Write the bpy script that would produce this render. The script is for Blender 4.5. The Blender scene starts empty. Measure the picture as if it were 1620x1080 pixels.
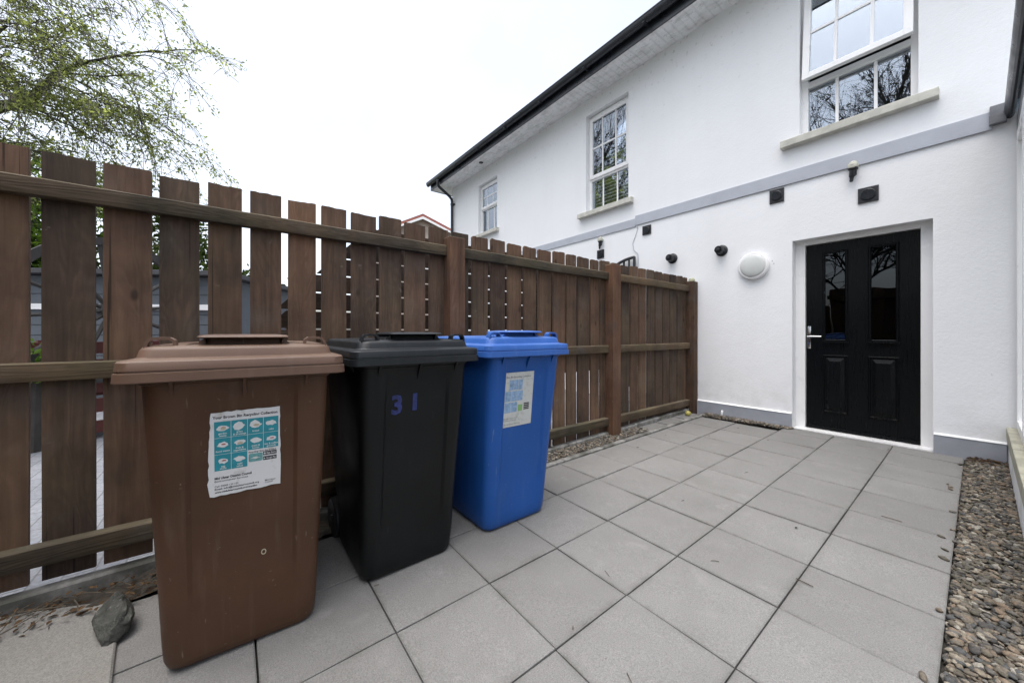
import bpy, bmesh, math, random
import numpy as np
from math import radians as R, sin, cos, pi
from mathutils import Vector, Matrix, noise
random.seed(7)
rng = np.random.default_rng(11)
SC = bpy.context.scene
COL = SC.collection

# ------------------------------------------------------------ camera, sky, sun, exposure
cam_data = bpy.data.cameras.new('camera')
cam = bpy.data.objects.new('camera', cam_data); COL.objects.link(cam)
cam.location = (0, 0, 1.08)
cam.rotation_euler = (R(90), 0, R(52.3))
cam_data.sensor_width = 36
cam_data.lens = 572 / 1620 * 36
cam_data.shift_y = -12 / 1620
cam_data.clip_start = 0.02
cam_data.clip_end = 2000
SC.camera = cam

SUN_EL, SUN_AZ = 76, -75      # degrees; azimuth = direction the light comes from, counter-clockwise from +X
world = bpy.data.worlds.new('World'); SC.world = world
world.use_nodes = True
wn, wl = world.node_tree.nodes, world.node_tree.links
wn.clear()
sky = wn.new('ShaderNodeTexSky'); sky.sky_type = 'NISHITA'; sky.sun_disc = False
SUN_AZ = -75
sky.sun_elevation = R(SUN_EL); sky.sun_rotation = R(90 - SUN_AZ)
sky.air_density = 1.0; sky.dust_density = 4.0; sky.ozone_density = 1.0
hs = wn.new('ShaderNodeHueSaturation'); hs.inputs['Saturation'].default_value = 0.42
hs.inputs['Value'].default_value = 1.0
tc = wn.new('ShaderNodeTexCoord')
cn = wn.new('ShaderNodeTexNoise'); cn.inputs['Scale'].default_value = 2.2; cn.inputs['Detail'].default_value = 5
cr = wn.new('ShaderNodeMapRange'); cr.inputs[1].default_value = 0.3; cr.inputs[2].default_value = 0.75
cr.inputs[3].default_value = 0.9; cr.inputs[4].default_value = 1.15
mulc = wn.new('ShaderNodeMix'); mulc.data_type = 'RGBA'; mulc.blend_type = 'MULTIPLY'; mulc.inputs[0].default_value = 1
bg = wn.new('ShaderNodeBackground'); bg.inputs[1].default_value = 0.15
wo = wn.new('ShaderNodeOutputWorld')
wl.new(sky.outputs[0], hs.inputs['Color']); wl.new(tc.outputs['Generated'], cn.inputs['Vector'])
wl.new(cn.outputs[0], cr.inputs[0]); wl.new(hs.outputs[0], mulc.inputs[6]); wl.new(cr.outputs[0], mulc.inputs[7])
wl.new(mulc.outputs[2], bg.inputs[0]); wl.new(bg.outputs[0], wo.inputs[0])

sd = bpy.data.lights.new('sun', 'SUN'); sd.energy = 0.5; sd.angle = R(60); sd.color = (1, .97, .93)
sun = bpy.data.objects.new('sun', sd); COL.objects.link(sun)
dv = Vector((cos(R(SUN_EL)) * cos(R(SUN_AZ)), cos(R(SUN_EL)) * sin(R(SUN_AZ)), sin(R(SUN_EL))))
sun.rotation_euler = dv.to_track_quat('Z', 'Y').to_euler(); sun.location = (3, -4, 9)

vs = SC.view_settings
vs.view_transform = 'Standard'; vs.look = 'None'; vs.gamma = 1; vs.use_curve_mapping = False
vs.exposure = 1.33
SC.cycles.use_denoising = True
SC.cycles.max_bounces = 8
SC.cycles.transparent_max_bounces = 16

def G(x, y): return -.0065 * x + .0162 * y     # the ground falls gently away from the house
WY = 4.70                                      # face of the white wall

# ------------------------------------------------------------ material helpers
class NT:
    def __init__(s, name):
        s.m = bpy.data.materials.new(name); s.m.use_nodes = True
        s.n = s.m.node_tree.nodes; s.l = s.m.node_tree.links
        s.b = s.n['Principled BSDF']; s.out = s.n['Material Output']
    def new(s, t, **k):
        nd = s.n.new('ShaderNode' + t)
        for a, v in k.items(): setattr(nd, a, v)
        return nd
    def put(s, sock, v):
        if isinstance(v, bpy.types.NodeSocket): s.l.new(v, sock)
        elif isinstance(v, (tuple, list)) and sock.type == 'RGBA' and len(v) == 3: sock.default_value = (*v, 1)
        else: sock.default_value = v
    def obj(s, scale=(1, 1, 1), rnd=0.0, kind='Object'):
        t = s.new('TexCoord'); v = t.outputs[kind]
        mp = s.new('Mapping'); s.l.new(v, mp.inputs[0]); mp.inputs['Scale'].default_value = scale
        v = mp.outputs[0]
        if rnd:
            oi = s.new('ObjectInfo'); sc_ = s.new('VectorMath', operation='SCALE')
            cb = s.new('CombineXYZ')
            for i in range(3): s.l.new(oi.outputs['Random'], cb.inputs[i])
            s.l.new(cb.outputs[0], sc_.inputs[0]); sc_.inputs['Scale'].default_value = rnd
            ad = s.new('VectorMath', operation='ADD'); s.l.new(v, ad.inputs[0]); s.l.new(sc_.outputs[0], ad.inputs[1])
            v = ad.outputs[0]
        return v
    def noise(s, vec, scale, detail=4, rough=.55, dist=0):
        t = s.new('TexNoise'); s.l.new(vec, t.inputs['Vector']); t.inputs['Scale'].default_value = scale
        t.inputs['Detail'].default_value = detail; t.inputs['Roughness'].default_value = rough; t.inputs['Distortion'].default_value = dist
        return t.outputs[0]
    def rng(s, v, a, b, c=0, d=1):
        t = s.new('MapRange'); s.put(t.inputs[0], v)
        for i, q in enumerate((a, b, c, d)): t.inputs[i + 1].default_value = q
        return t.outputs[0]
    def mix(s, f, a, b, mode='MIX'):
        t = s.new('Mix', data_type='RGBA', blend_type=mode); s.put(t.inputs[0], f); s.put(t.inputs[6], a); s.put(t.inputs[7], b)
        return t.outputs[2]
    def math(s, op, a, b=0):
        t = s.new('Math', operation=op); s.put(t.inputs[0], a); s.put(t.inputs[1], b); return t.outputs[0]
    def bump(s, h, strength=.3, dist=.01):
        t = s.new('Bump'); s.put(t.inputs['Height'], h); t.inputs['Strength'].default_value = strength; t.inputs['Distance'].default_value = dist
        s.l.new(t.outputs[0], s.b.inputs['Normal'])
    def fin(s, col, rough=.5, spec=.5, metal=0):
        s.put(s.b.inputs['Base Color'], col); s.put(s.b.inputs['Roughness'], rough)
        s.b.inputs['Specular IOR Level'].default_value = spec; s.b.inputs['Metallic'].default_value = metal
        return s.m

def simple(name, col, rough=.5, var=.12, scale=14, bump=.08, spec=.5, metal=0, rnd=3.0):
    n = NT(name); v = n.obj(rnd=rnd)
    a = n.noise(v, scale, 6); f = n.rng(a, .3, .7)
    c = n.mix(f, tuple(x * (1 - var) for x in col), tuple(min(1, x * (1 + var)) for x in col))
    if bump: n.bump(n.noise(v, scale * 9, 3), bump, .004)
    return n.fin(c, n.rng(a, .3, .7, max(0, rough - .08), min(1, rough + .08)), spec, metal)

def wood(name, base, axis='z', green=0.35, wear=0.0):
    n = NT(name)
    sc = {'z': (38, 38, 1.6), 'y': (38, 1.6, 38), 'x': (1.6, 38, 38)}[axis]
    sc2 = {'z': (5, 5, .9), 'y': (5, .9, 5), 'x': (.9, 5, 5)}[axis]
    v = n.obj(sc, 60); v2 = n.obj(sc2, 40); v3 = n.obj((1, 1, 1), 9)
    w = n.noise(v2, 1.6, 3, .5, .6)
    ring = n.math('SINE', n.math('MULTIPLY', w, 75.0))
    ring = n.rng(ring, -1, 1)
    g = n.noise(v, 1.0, 5, .6, .3)
    c = n.mix(n.rng(g, .30, .70), tuple(x * .48 for x in base), tuple(x * 1.55 for x in base))
    c = n.mix(n.math('MULTIPLY', ring, .55), c, tuple(x * .55 for x in base))
    # per-board tone
    oi = n.new('ObjectInfo')
    tone = n.mix(oi.outputs['Random'], tuple(x * y for x, y in zip(base, (.50, .58, .66))), tuple(x * y for x, y in zip(base, (1.85, 1.58, 1.40))))
    c = n.mix(.45, c, tone)
    # knots
    kv = n.obj({'z': (6.5, 6.5, 3.2), 'y': (5.2, 2.6, 5.2), 'x': (2.6, 5.2, 5.2)}[axis], 23)
    vo = n.new('TexVoronoi'); n.l.new(kv, vo.inputs['Vector']); vo.inputs['Scale'].default_value = 1.0
    kn = n.rng(vo.outputs['Distance'], .05, .11, 1, 0)
    c = n.mix(n.math('MULTIPLY', kn, .8), c, tuple(x * .28 for x in base))
    # weathered pale grey patches, green algae on what faces up and in blotches
    pa = n.rng(n.noise(v3, 3.5, 5), .52, .72)
    c = n.mix(n.math('MULTIPLY', pa, .30 + wear), c, (.115, .108, .098))
    geo = n.new('NewGeometry'); sp = n.new('SeparateXYZ'); n.l.new(geo.outputs['Normal'], sp.inputs[0])
    up = n.rng(sp.outputs[2], .3, .9)
    c = n.mix(n.math('MULTIPLY', up, .55), c, (.15, .135, .095))
    al = n.rng(n.noise(v3, 2.3, 6), .45, .7)
    c = n.mix(n.math('MULTIPLY', al, green), c, (.082, .082, .042))
    bl = n.rng(n.noise(v3, 2.1, 5, .6), .28, .72)
    c = n.mix(1, c, n.mix(bl, (.52, .54, .58), (1.52, 1.42, 1.32)), 'MULTIPLY')
    st = n.obj({'z': (9, 9, .7), 'y': (9, .7, 9), 'x': (.7, 9, 9)}[axis], 31)
    c = n.mix(n.math('MULTIPLY', n.rng(n.noise(st, 1.0, 5, .65), .54, .70), .55), c, tuple(x * .35 for x in base))
    sl = n.obj({'z': (70, 70, .9), 'y': (70, .9, 70), 'x': (.9, 70, 70)}[axis], 17)
    spl = n.rng(n.noise(sl, 1.0, 2, .4), .70, .74); c = n.mix(n.math('MULTIPLY', spl, .75), c, (.012, .009, .007))
    sc3 = n.rng(n.noise(v3, 14, 4), .70, .76); c = n.mix(n.math('MULTIPLY', sc3, .45), c, (.20, .18, .155))
    n.bump(n.math('ADD', g, n.math('MULTIPLY', ring, .35)), .55, .004)
    return n.fin(c, .82, .25)

def plastic(name, col, rough=.42, dirt=(.3, .27, .22), dk=.7):
    n = NT(name); v = n.obj(rnd=4)
    a = n.noise(v, 3.2, 6); b = n.noise(v, 60, 4)
    c = n.mix(n.rng(a, .35, .7), tuple(x * dk for x in col), col)
    st = n.obj((26, 26, 1.3), 7)
    s2 = n.rng(n.noise(st, 1.0, 5, .6), .56, .8)
    c = n.mix(n.math('MULTIPLY', s2, .10), c, dirt)
    sp = n.rng(b, .69, .76)
    c = n.mix(n.math('MULTIPLY', sp, .35), c, dirt)
    geo = n.new('NewGeometry'); sx = n.new('SeparateXYZ'); n.l.new(geo.outputs['Normal'], sx.inputs[0])
    up = n.math('MULTIPLY', n.rng(sx.outputs[2], .5, .95), n.rng(a, .38, .68, .05, .38))
    c = n.mix(up, c, tuple(min(1, x * .5 + y * .55) for x, y in zip(col, dirt)))
    sc = n.obj((3, 60, 8), 5); scr = n.rng(n.noise(sc, 1.0, 2), .72, .76)
    c = n.mix(n.math('MULTIPLY', scr, .30), c, dirt)
    n.bump(n.noise(v, 220, 2), .10, .002)
    return n.fin(c, n.rng(a, .3, .7, rough - .08, rough + .14), .32)

def render_wall(name, col):
    n = NT(name); v = n.obj()
    st = n.obj((5, 5, .35)); a = n.noise(v, 1.1, 6); s = n.noise(st, 1.0, 6, .6); f = n.noise(v, 55, 5, .65)
    c = n.mix(n.rng(a, .3, .7), tuple(x * .955 for x in col), col)
    c = n.mix(n.math('MULTIPLY', n.rng(s, .5, .75), .055), c, (.50, .51, .49))
    sp = n.rng(n.noise(v, 23, 3), .735, .77)
    c = n.mix(n.math('MULTIPLY', sp, .35), c, (.35, .34, .31))
    pz_ = n.new('SeparateXYZ'); n.l.new(v, pz_.inputs[0])
    hi = n.math('MULTIPLY', n.rng(pz_.outputs[2], 3.9, 5.0), n.rng(n.noise(v, 16, 5, .7), .60, .68)); c = n.mix(n.math('MULTIPLY', hi, .5), c, (.30, .30, .28))
    lo = n.math('MULTIPLY', n.rng(pz_.outputs[2], .75, .2), n.rng(n.noise(v, 5, 6, .65), .46, .68)); c = n.mix(n.math('MULTIPLY', lo, .32), c, (.36, .35, .30))
    sf_ = n.rng(n.noise(n.obj((3, 3, 9)), 2.2, 6, .7), .66, .72); c = n.mix(n.math('MULTIPLY', sf_, .16), c, (.45, .44, .41))
    n.bump(n.math('ADD', f, n.math('MULTIPLY', n.noise(v, 6, 3), 1.2)), .32, .006)
    return n.fin(c, .85, .2)

M = {}
M['wall'] = render_wall('white_render', (.80, .81, .825))
M['grey_paint'] = simple('grey_paint', (.40, .425, .475), .7, .08, 5, .25)
M['plinth'] = simple('plinth_paint', (.30, .315, .355), .75, .12, 5, .25)
M['upvc'] = simple('white_upvc', (.80, .80, .80), .32, .03, 4, 0)
M['stone_sill'] = simple('stone_sill', (.50, .49, .44), .85, .18, 12, .5)
M['coping'] = simple('mossy_coping', (.36, .35, .28), .9, .25, 9, .5)
M['black_plastic'] = simple('black_plastic', (.012, .013, .016), .45, .2, 20, .1)
M['gutter'] = simple('dark_gutter', (.016, .019, .024), .32, .15, 6, .03)
M['door_black'] = None
M['chrome'] = simple('chrome', (.75, .75, .76), .14, .03, 10, 0, metal=1)
M['roof'] = simple('slate', (.05, .052, .058), .7, .25, 6, .3)
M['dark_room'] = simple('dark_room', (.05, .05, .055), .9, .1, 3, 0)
M['blind'] = simple('blind', (.80, .80, .80), .6, .05, 9, 0)
M['lamp_white'] = simple('lamp_diffuser', (.56, .575, .56), .35, .05, 8, 0)
M['paper'] = None
M['lead'] = simple('lead', (.16, .165, .18), .6, .2, 12, .2)
n = NT('black_door'); v = n.obj((60, 60, 3)); g = n.noise(v, 1.0, 4)
n.bump(g, .12, .002); M['door_black'] = n.fin((.0035, .0042, .0048), n.rng(g, .3, .7, .24, .34), .16)

def glass(name, tint, refl, wav=.02):
    n = NT(name); n.n.remove(n.b)
    tr = n.new('BsdfTransparent'); tr.inputs[0].default_value = (*tint, 1)
    gl = n.new('BsdfGlossy'); gl.inputs['Roughness'].default_value = .006; gl.inputs[0].default_value = (.86, .93, 1, 1)
    v = n.obj(); bp = n.new('Bump'); bp.inputs['Strength'].default_value = wav; bp.inputs['Distance'].default_value = .02
    n.l.new(n.noise(v, 2.5, 1), bp.inputs['Height']); n.l.new(bp.outputs[0], gl.inputs['Normal'])
    lw = n.new('LayerWeight'); lw.inputs[0].default_value = .3
    f = n.rng(lw.outputs['Fresnel'], 0, 1, refl, 1)
    mx = n.new('MixShader'); n.l.new(f, mx.inputs[0]); n.l.new(tr.outputs[0], mx.inputs[1]); n.l.new(gl.outputs[0], mx.inputs[2])
    n.l.new(mx.outputs[0], n.out.inputs[0]); return n.m
M['glass'] = glass('window_glass', (.92, .94, .95), .22)
M['glass_clear'] = glass('clear_glass', (.93, .94, .94), .05)
M['door_glass'] = glass('door_glass', (.08, .08, .08), .014, .10)

# paving slabs: fine speckle, tone per slab, wear
n = NT('concrete_slab'); v = n.obj()
geo = n.new('NewGeometry'); rp = geo.outputs['Random Per Island']
c = n.mix(rp, (.204, .201, .196), (.234, .231, .226))
fine = n.noise(v, 240, 3, .7); med = n.noise(v, 3.2, 7, .62); blot = n.noise(v, 9, 5)
c = n.mix(n.rng(fine, .25, .75, -.1, 1.0), n.mix(1, c, (.60, .60, .60), 'MULTIPLY'), n.mix(1, c, (1.28, 1.28, 1.27), 'MULTIPLY'))
c = n.mix(n.math('MULTIPLY', n.rng(med, .42, .68), .34), c, (.145, .142, .136))
edge = n.rng(n.noise(v, 1.4, 8, .7), .5, .66); c = n.mix(n.math('MULTIPLY', edge, .22), c, (.11, .108, .095))
c = n.mix(n.math('MULTIPLY', n.rng(blot, .60, .78), .28), c, (.32, .315, .305))
sv = n.new('SeparateXYZ'); n.l.new(v, sv.inputs[0])
def edge_d(sock, off):
    f_ = n.math('FRACT', n.math('DIVIDE', n.math('SUBTRACT', sock, off), .4)); return n.math('MINIMUM', f_, n.math('SUBTRACT', 1.0, f_))
ed = n.math('MINIMUM', edge_d(sv.outputs[0], -40.075), edge_d(sv.outputs[1], -39.537))
dirt_ = n.math('MULTIPLY', n.rng(ed, .075, .0), n.rng(n.noise(v, 7, 6, .7), .42, .66)); c = n.mix(n.math('MULTIPLY', dirt_, .55), c, (.085, .083, .072))
dots = n.rng(n.noise(v, 90, 2), .74, .78); c = n.mix(n.math('MULTIPLY', dots, .6), c, (.06, .058, .055))
n.bump(n.math('ADD', fine, n.math('MULTIPLY', n.noise(v, 70, 3), .8)), .35, .0025)
M['slab'] = n.fin(c, .88, .25)
n = NT('pale_slab'); v = n.obj(); fine = n.noise(v, 210, 4, .75)
c = n.mix(n.rng(fine, .3, .7), (.15, .146, .136), (.30, .294, .278))
c = n.mix(n.math('MULTIPLY', n.rng(n.noise(v, 7, 5), .5, .75), .25), c, (.20, .18, .145))
n.bump(fine, .6, .003); M['pale_slab'] = n.fin(c, .9, .2)
M['joint'] = simple('joint_dirt', (.050, .047, .041), .95, .4, 40, .5)
n = NT('kerb_concrete'); v = n.obj(); a = n.noise(v, 20, 6)
c = n.mix(n.rng(a, .3, .7), (.16, .158, .15), (.30, .295, .28)); c = n.mix(n.math('MULTIPLY', n.rng(n.noise(v, 6, 6), .45, .62), .8), c, (.06, .06, .05))
n.bump(a, .5, .004); M['kerb'] = n.fin(c, .9, .2)
M['soil'] = simple('soil', (.045, .038, .03), 1, .5, 22, 1.0)
M['ground'] = simple('far_ground', (.10, .105, .07), 1, .3, .6, .2)
n = NT('block_paving'); v = n.obj()
bt = n.new('TexBrick'); n.l.new(v, bt.inputs['Vector']); bt.inputs['Scale'].default_value = 1
bt.inputs['Color1'].default_value = (.22, .23, .255, 1); bt.inputs['Color2'].default_value = (.28, .29, .315, 1); bt.inputs['Mortar'].default_value = (.16, .165, .175, 1)
bt.inputs['Brick Width'].default_value = .2; bt.inputs['Row Height'].default_value = .1; bt.inputs['Mortar Size'].default_value = .004
c = n.mix(n.rng(n.noise(v, 50, 5), .3, .7), bt.outputs[0], n.mix(1, bt.outputs[0], (.7, .7, .7), 'MULTIPLY'))
n.bump(bt.outputs['Fac'], -.4, .006); M['pavers'] = n.fin(c, .9, .2)

def pebble_mat(name, cols):
    n = NT(name); geo = n.new('NewGeometry')
    cr = n.new('ValToRGB'); n.l.new(geo.outputs['Random Per Island'], cr.inputs[0])
    e = cr.color_ramp; e.interpolation = 'CONSTANT'
    while len(e.elements) < len(cols): e.elements.new(.5)
    for i, c in enumerate(cols): e.elements[i].position = i / len(cols); e.elements[i].color = (*c, 1)
    v = n.obj(); f = n.noise(v, 130, 4)
    c = n.mix(n.rng(f, .3, .7), n.mix(1, cr.outputs[0], (.66, .66, .66), 'MULTIPLY'), n.mix(1, cr.outputs[0], (1.25, 1.25, 1.25), 'MULTIPLY'))
    n.bump(f, .4, .003); return n.fin(c, .78, .3)
M['pebbles'] = pebble_mat('pebbles', [(.135, .115, .09), (.085, .078, .07), (.20, .17, .13), (.105, .098, .088), (.15, .12, .09), (.06, .057, .053), (.24, .21, .165), (.115, .105, .085), (.19, .145, .105), (.14, .13, .115), (.09, .082, .062), (.29, .27, .23), (.075, .076, .075), (.12, .104, .08)])

def leaf_mat(name, a, b, transl=.5):
    n = NT(name); n.n.remove(n.b)
    geo = n.new('NewGeometry'); c = n.mix(geo.outputs['Random Per Island'], a, b)
    d = n.new('BsdfDiffuse'); t = n.new('BsdfTranslucent'); n.l.new(c, d.inputs[0])
    n.l.new(n.mix(1, c, (1.5, 1.55, .8), 'MULTIPLY'), t.inputs[0])
    mx = n.new('MixShader'); mx.inputs[0].default_value = transl
    n.l.new(d.outputs[0], mx.inputs[1]); n.l.new(t.outputs[0], mx.inputs[2]); n.l.new(mx.outputs[0], n.out.inputs[0]); return n.m
M['leaf'] = leaf_mat('spring_leaf', (.13, .15, .08), (.36, .40, .19), .6)  # leaf colours paled to hold the washed-out flare of the sky
M['leaf_bush'] = leaf_mat('bush_leaf', (.05, .10, .02), (.14, .22, .05))
M['leaf_dark'] = leaf_mat('dark_leaf', (.02, .035, .012), (.06, .085, .03), .3)
M['leaf_mirror'] = leaf_mat('twig_leaf', (.020, .023, .018), (.05, .055, .035), .2)
M['leaf_yellow'] = leaf_mat('yellow_leaf', (.20, .22, .04), (.34, .34, .09))
M['dry_leaf'] = leaf_mat('dry_leaf', (.035, .024, .016), (.15, .095, .055), .12)
M['bark'] = simple('bark', (.075, .07, .055), .95, .35, 9, .8)
M['bark_dark'] = simple('bark_dark', (.05, .045, .04), .95, .3, 9, .6)
M['board'] = wood('fence_board_wood', (.090, .060, .043), 'z', .20)
M['rail'] = wood('fence_rail_wood', (.092, .072, .050), 'y', .50, .34)
M['post'] = wood('fence_post_wood', (.088, .052, .035), 'z', .10)
M['slat'] = wood('slat_wood_shaded', (.028, .018, .013), 'y', .05)  # base colour darkened to stand for the deep shade behind the boards
M['red_wood'] = simple('red_paint', (.09, .018, .014), .6, .25, 9, .2)
M['wheel_wood'] = simple('dark_wheel', (.03, .028, .027), .7, .3, 12, .3)
M['shed'] = simple('grey_shed', (.085, .098, .115), .7, .15, 5, .2)
M['shed_white'] = simple('shed_trim', (.75, .76, .77), .6, .05, 5, 0)
M['roof_red'] = simple('red_tile', (.28, .10, .075), .8, .25, 4, .3)
M['rock'] = None
n = NT('rock'); v = n.obj(); a = n.noise(v, 22, 8, .7); b = n.noise(v, 80, 5)
c = n.mix(n.rng(a, .3, .7), (.022, .024, .023), (.11, .112, .10)); c = n.mix(n.math('MULTIPLY', n.rng(b, .6, .75), .6), c, (.30, .30, .27))
n.bump(n.math('ADD', a, b), .9, .008); M['rock'] = n.fin(c, .9, .3)
n = NT('soffit'); v = n.obj()
a = n.noise(n.obj((4, 9, 4)), 1.0, 7, .7); c = n.mix(n.rng(a, .46, .78), (.80, .805, .81), (.46, .46, .44))
sp = n.rng(n.noise(v, 28, 4), .6, .72); c = n.mix(n.math('MULTIPLY', sp, .45), c, (.22, .215, .20))
wv = n.new('TexWave'); n.l.new(n.obj((1, 0, 0)), wv.inputs['Vector']); wv.inputs['Scale'].default_value = 3.3
n.bump(n.rng(wv.outputs[1], .0, .12), .8, .01); M['soffit'] = n.fin(c, .7, .3)
def flat(name, c, rough=.6):
    n = NT(name); return n.fin(c, rough, .35)
n = NT('worn_paper'); v = n.obj(); a = n.noise(v, 30, 6)
c = n.mix(n.rng(a, .55, .75), (.62, .625, .63), (.42, .41, .38)); M['paper'] = n.fin(c, .5, .3)
n = NT('faded_paper'); v = n.obj(); a = n.noise(v, 40, 6)
c = n.mix(n.rng(a, .5, .75), (.50, .51, .49), (.36, .37, .34)); sp = n.rng(n.noise(v, 120, 2), .74, .77); c = n.mix(n.math('MULTIPLY', sp, .8), c, (.03, .03, .03))
M['paper_faded'] = n.fin(c, .5, .3)
M['ink'] = flat('ink', (.03, .03, .035)); M['ink_grey'] = flat('ink_grey', (.13, .135, .14)); M['teal'] = simple('teal_print', (.015, .23, .285), .5, .12, 40, 0)
M['print_white'] = simple('print_white', (.58, .60, .60), .5, .08, 60, 0); M['print_pink'] = flat('print_red', (.35, .10, .09)); M['print_green'] = flat('print_green', (.20, .36, .13))
M['print_blue'] = simple('print_blue', (.22, .34, .50), .5, .3, 60, 0); M['number_blue'] = simple('number_blue', (.015, .025, .125), .5, .55, 40, 0)
M['print_cream'] = flat('print_cream', (.42, .37, .27))

# ------------------------------------------------------------ mesh helpers
class MB:
    def __init__(s): s.v = []; s.f = []; s.m = []
    def add(s, vs, fs, mi=0):
        o = len(s.v); s.v += [tuple(p) for p in vs]; s.f += [tuple(i + o for i in f) for f in fs]; s.m += [mi] * len(fs)
        return s
    def box(s, x0, x1, y0, y1, z0, z1, b=0.0, mi=0, mat=None):
        if b <= 0:
            vs = [(x, y, z) for z in (z0, z1) for y in (y0, y1) for x in (x0, x1)]
            fs = [(0, 2, 3, 1), (4, 5, 7, 6), (0, 1, 5, 4), (2, 6, 7, 3), (0, 4, 6, 2), (1, 3, 7, 5)]
        else:
            bm = bmesh.new(); bmesh.ops.create_cube(bm, size=1)
            for w in bm.verts: w.co = Vector(((x0 + x1) / 2 + w.co.x * (x1 - x0), (y0 + y1) / 2 + w.co.y * (y1 - y0), (z0 + z1) / 2 + w.co.z * (z1 - z0)))
            bmesh.ops.bevel(bm, geom=list(bm.edges), offset=b, segments=2, affect='EDGES', profile=.6)
            bm.verts.index_update(); vs = [w.co.copy() for w in bm.verts]; fs = [tuple(q.index for q in f.verts) for f in bm.faces]; bm.free()
        if mat is not None: vs = [mat @ Vector(p) for p in vs]
        return s.add(vs, fs, mi)
    def loft(s, secs, cap0=True, cap1=True, mi=0):
        n_ = len(secs[0]); vs = [p for q in secs for p in q]; fs = []
        for k in range(len(secs) - 1):
            for i in range(n_):
                j = (i + 1) % n_; fs.append((k * n_ + i, k * n_ + j, (k + 1) * n_ + j, (k + 1) * n_ + i))
        if cap0: fs.append(tuple(range(n_ - 1, -1, -1)))
        if cap1: fs.append(tuple((len(secs) - 1) * n_ + i for i in range(n_)))
        return s.add(vs, fs, mi)
    def tube(s, pts, rad, n_=8, cap=True, sq=(1, 1), mi=0):
        pts = [Vector(p) for p in pts]; rad = rad if isinstance(rad, (list, tuple)) else [rad] * len(pts)
        secs = []; up = Vector((0, 0, 1))
        ref = None
        for i, p in enumerate(pts):
            t = (pts[min(i + 1, len(pts) - 1)] - pts[max(i - 1, 0)]).normalized()
            if ref is None: ref = t.cross(up if abs(t.z) < .9 else Vector((1, 0, 0))).normalized()
            a = (ref - t * ref.dot(t)).normalized(); ref = a; b = t.cross(a)
            secs.append([p + a * (cos(2 * pi * k / n_) * rad[i] * sq[0]) + b * (sin(2 * pi * k / n_) * rad[i] * sq[1]) for k in range(n_)])
        return s.loft(secs, cap, cap, mi)
    def lathe(s, prof, mat, n_=32, mi=0):
        secs = [[mat @ Vector((r * cos(2 * pi * k / n_), r * sin(2 * pi * k / n_), h)) for k in range(n_)] for r, h in prof]
        return s.loft(secs, True, True, mi)
    def text(s, body, size, mat, mi=0, align='LEFT', bold=0.0, width=None):
        cu = bpy.data.curves.new('t', 'FONT'); cu.body = body; cu.size = size; cu.align_x = align; cu.offset = bold; cu.resolution_u = 2
        ob = bpy.data.objects.new('t', cu); COL.objects.link(ob)
        me = bpy.data.meshes.new_from_object(ob.evaluated_get(bpy.context.evaluated_depsgraph_get()))
        vs = [Vector(q.co) for q in me.vertices]
        if width and vs:
            xs = [q.x for q in vs]; k = width / max(1e-6, max(xs) - min(xs)); x0 = min(xs)
            vs = [Vector(((q.x - (x0 if align == 'LEFT' else 0)) * k, q.y, q.z)) for q in vs]
        s.add([mat @ q for q in vs], [tuple(p.vertices) for p in me.polygons], mi)
        bpy.data.objects.remove(ob); bpy.data.curves.remove(cu); bpy.data.meshes.remove(me)
        return s
    def build(s, name, mats, parent=None, smooth=False, auto=None):
        me = bpy.data.meshes.new(name); me.from_pydata([tuple(p) for p in s.v], [], s.f)
        for m in (mats if isinstance(mats, (list, tuple)) else [mats]): me.materials.append(m)
        if any(s.m): me.polygons.foreach_set('material_index', s.m)
        bm = bmesh.new(); bm.from_mesh(me); bmesh.ops.recalc_face_normals(bm, faces=list(bm.faces)); bm.to_mesh(me); bm.free()
        if smooth or auto:
            me.polygons.foreach_set('use_smooth', [True] * len(me.polygons))
            if auto: me.set_sharp_from_angle(angle=R(auto))
        me.update()
        o = bpy.data.objects.new(name, me); COL.objects.link(o)
        if parent is not None: o.parent = parent
        return o

def tag(o, label=None, cat=None, group=None, kind=None):
    if label: o['label'] = label
    if cat: o['category'] = cat
    if group: o['group'] = group
    if kind: o['kind'] = kind
    return o
def empty(name, loc=(0, 0, 0), label=None, cat=None, group=None):
    o = bpy.data.objects.new(name, None); COL.objects.link(o); o.location = loc; o.empty_display_size = .1
    return tag(o, label, cat, group)
def arr_mesh(name, verts, faces, mat, parent=None, smooth=False):
    me = bpy.data.meshes.new(name); k = faces.shape[1]
    me.vertices.add(len(verts)); me.vertices.foreach_set('co', np.asarray(verts, np.float32).ravel())
    me.loops.add(faces.size); me.loops.foreach_set('vertex_index', faces.astype(np.int32).ravel())
    me.polygons.add(len(faces)); me.polygons.foreach_set('loop_start', np.arange(0, faces.size, k, dtype=np.int32))
    me.polygons.foreach_set('loop_total', np.full(len(faces), k, np.int32))
    if smooth: me.polygons.foreach_set('use_smooth', np.ones(len(faces), bool))
    me.materials.append(mat); me.update(calc_edges=True); me.validate()
    o = bpy.data.objects.new(name, me); COL.objects.link(o)
    if parent is not None: o.parent = parent
    return o
def rot_rand(n_, flat=False):
    q = rng.normal(size=(n_, 4)); q /= np.linalg.norm(q, axis=1)[:, None]
    w, x, y, z = q.T
    return np.stack([np.stack([1 - 2 * (y * y + z * z), 2 * (x * y - z * w), 2 * (x * z + y * w)], -1),
                     np.stack([2 * (x * y + z * w), 1 - 2 * (x * x + z * z), 2 * (y * z - x * w)], -1),
                     np.stack([2 * (x * z - y * w), 2 * (y * z + x * w), 1 - 2 * (x * x + y * y)], -1)], 1)

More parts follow.
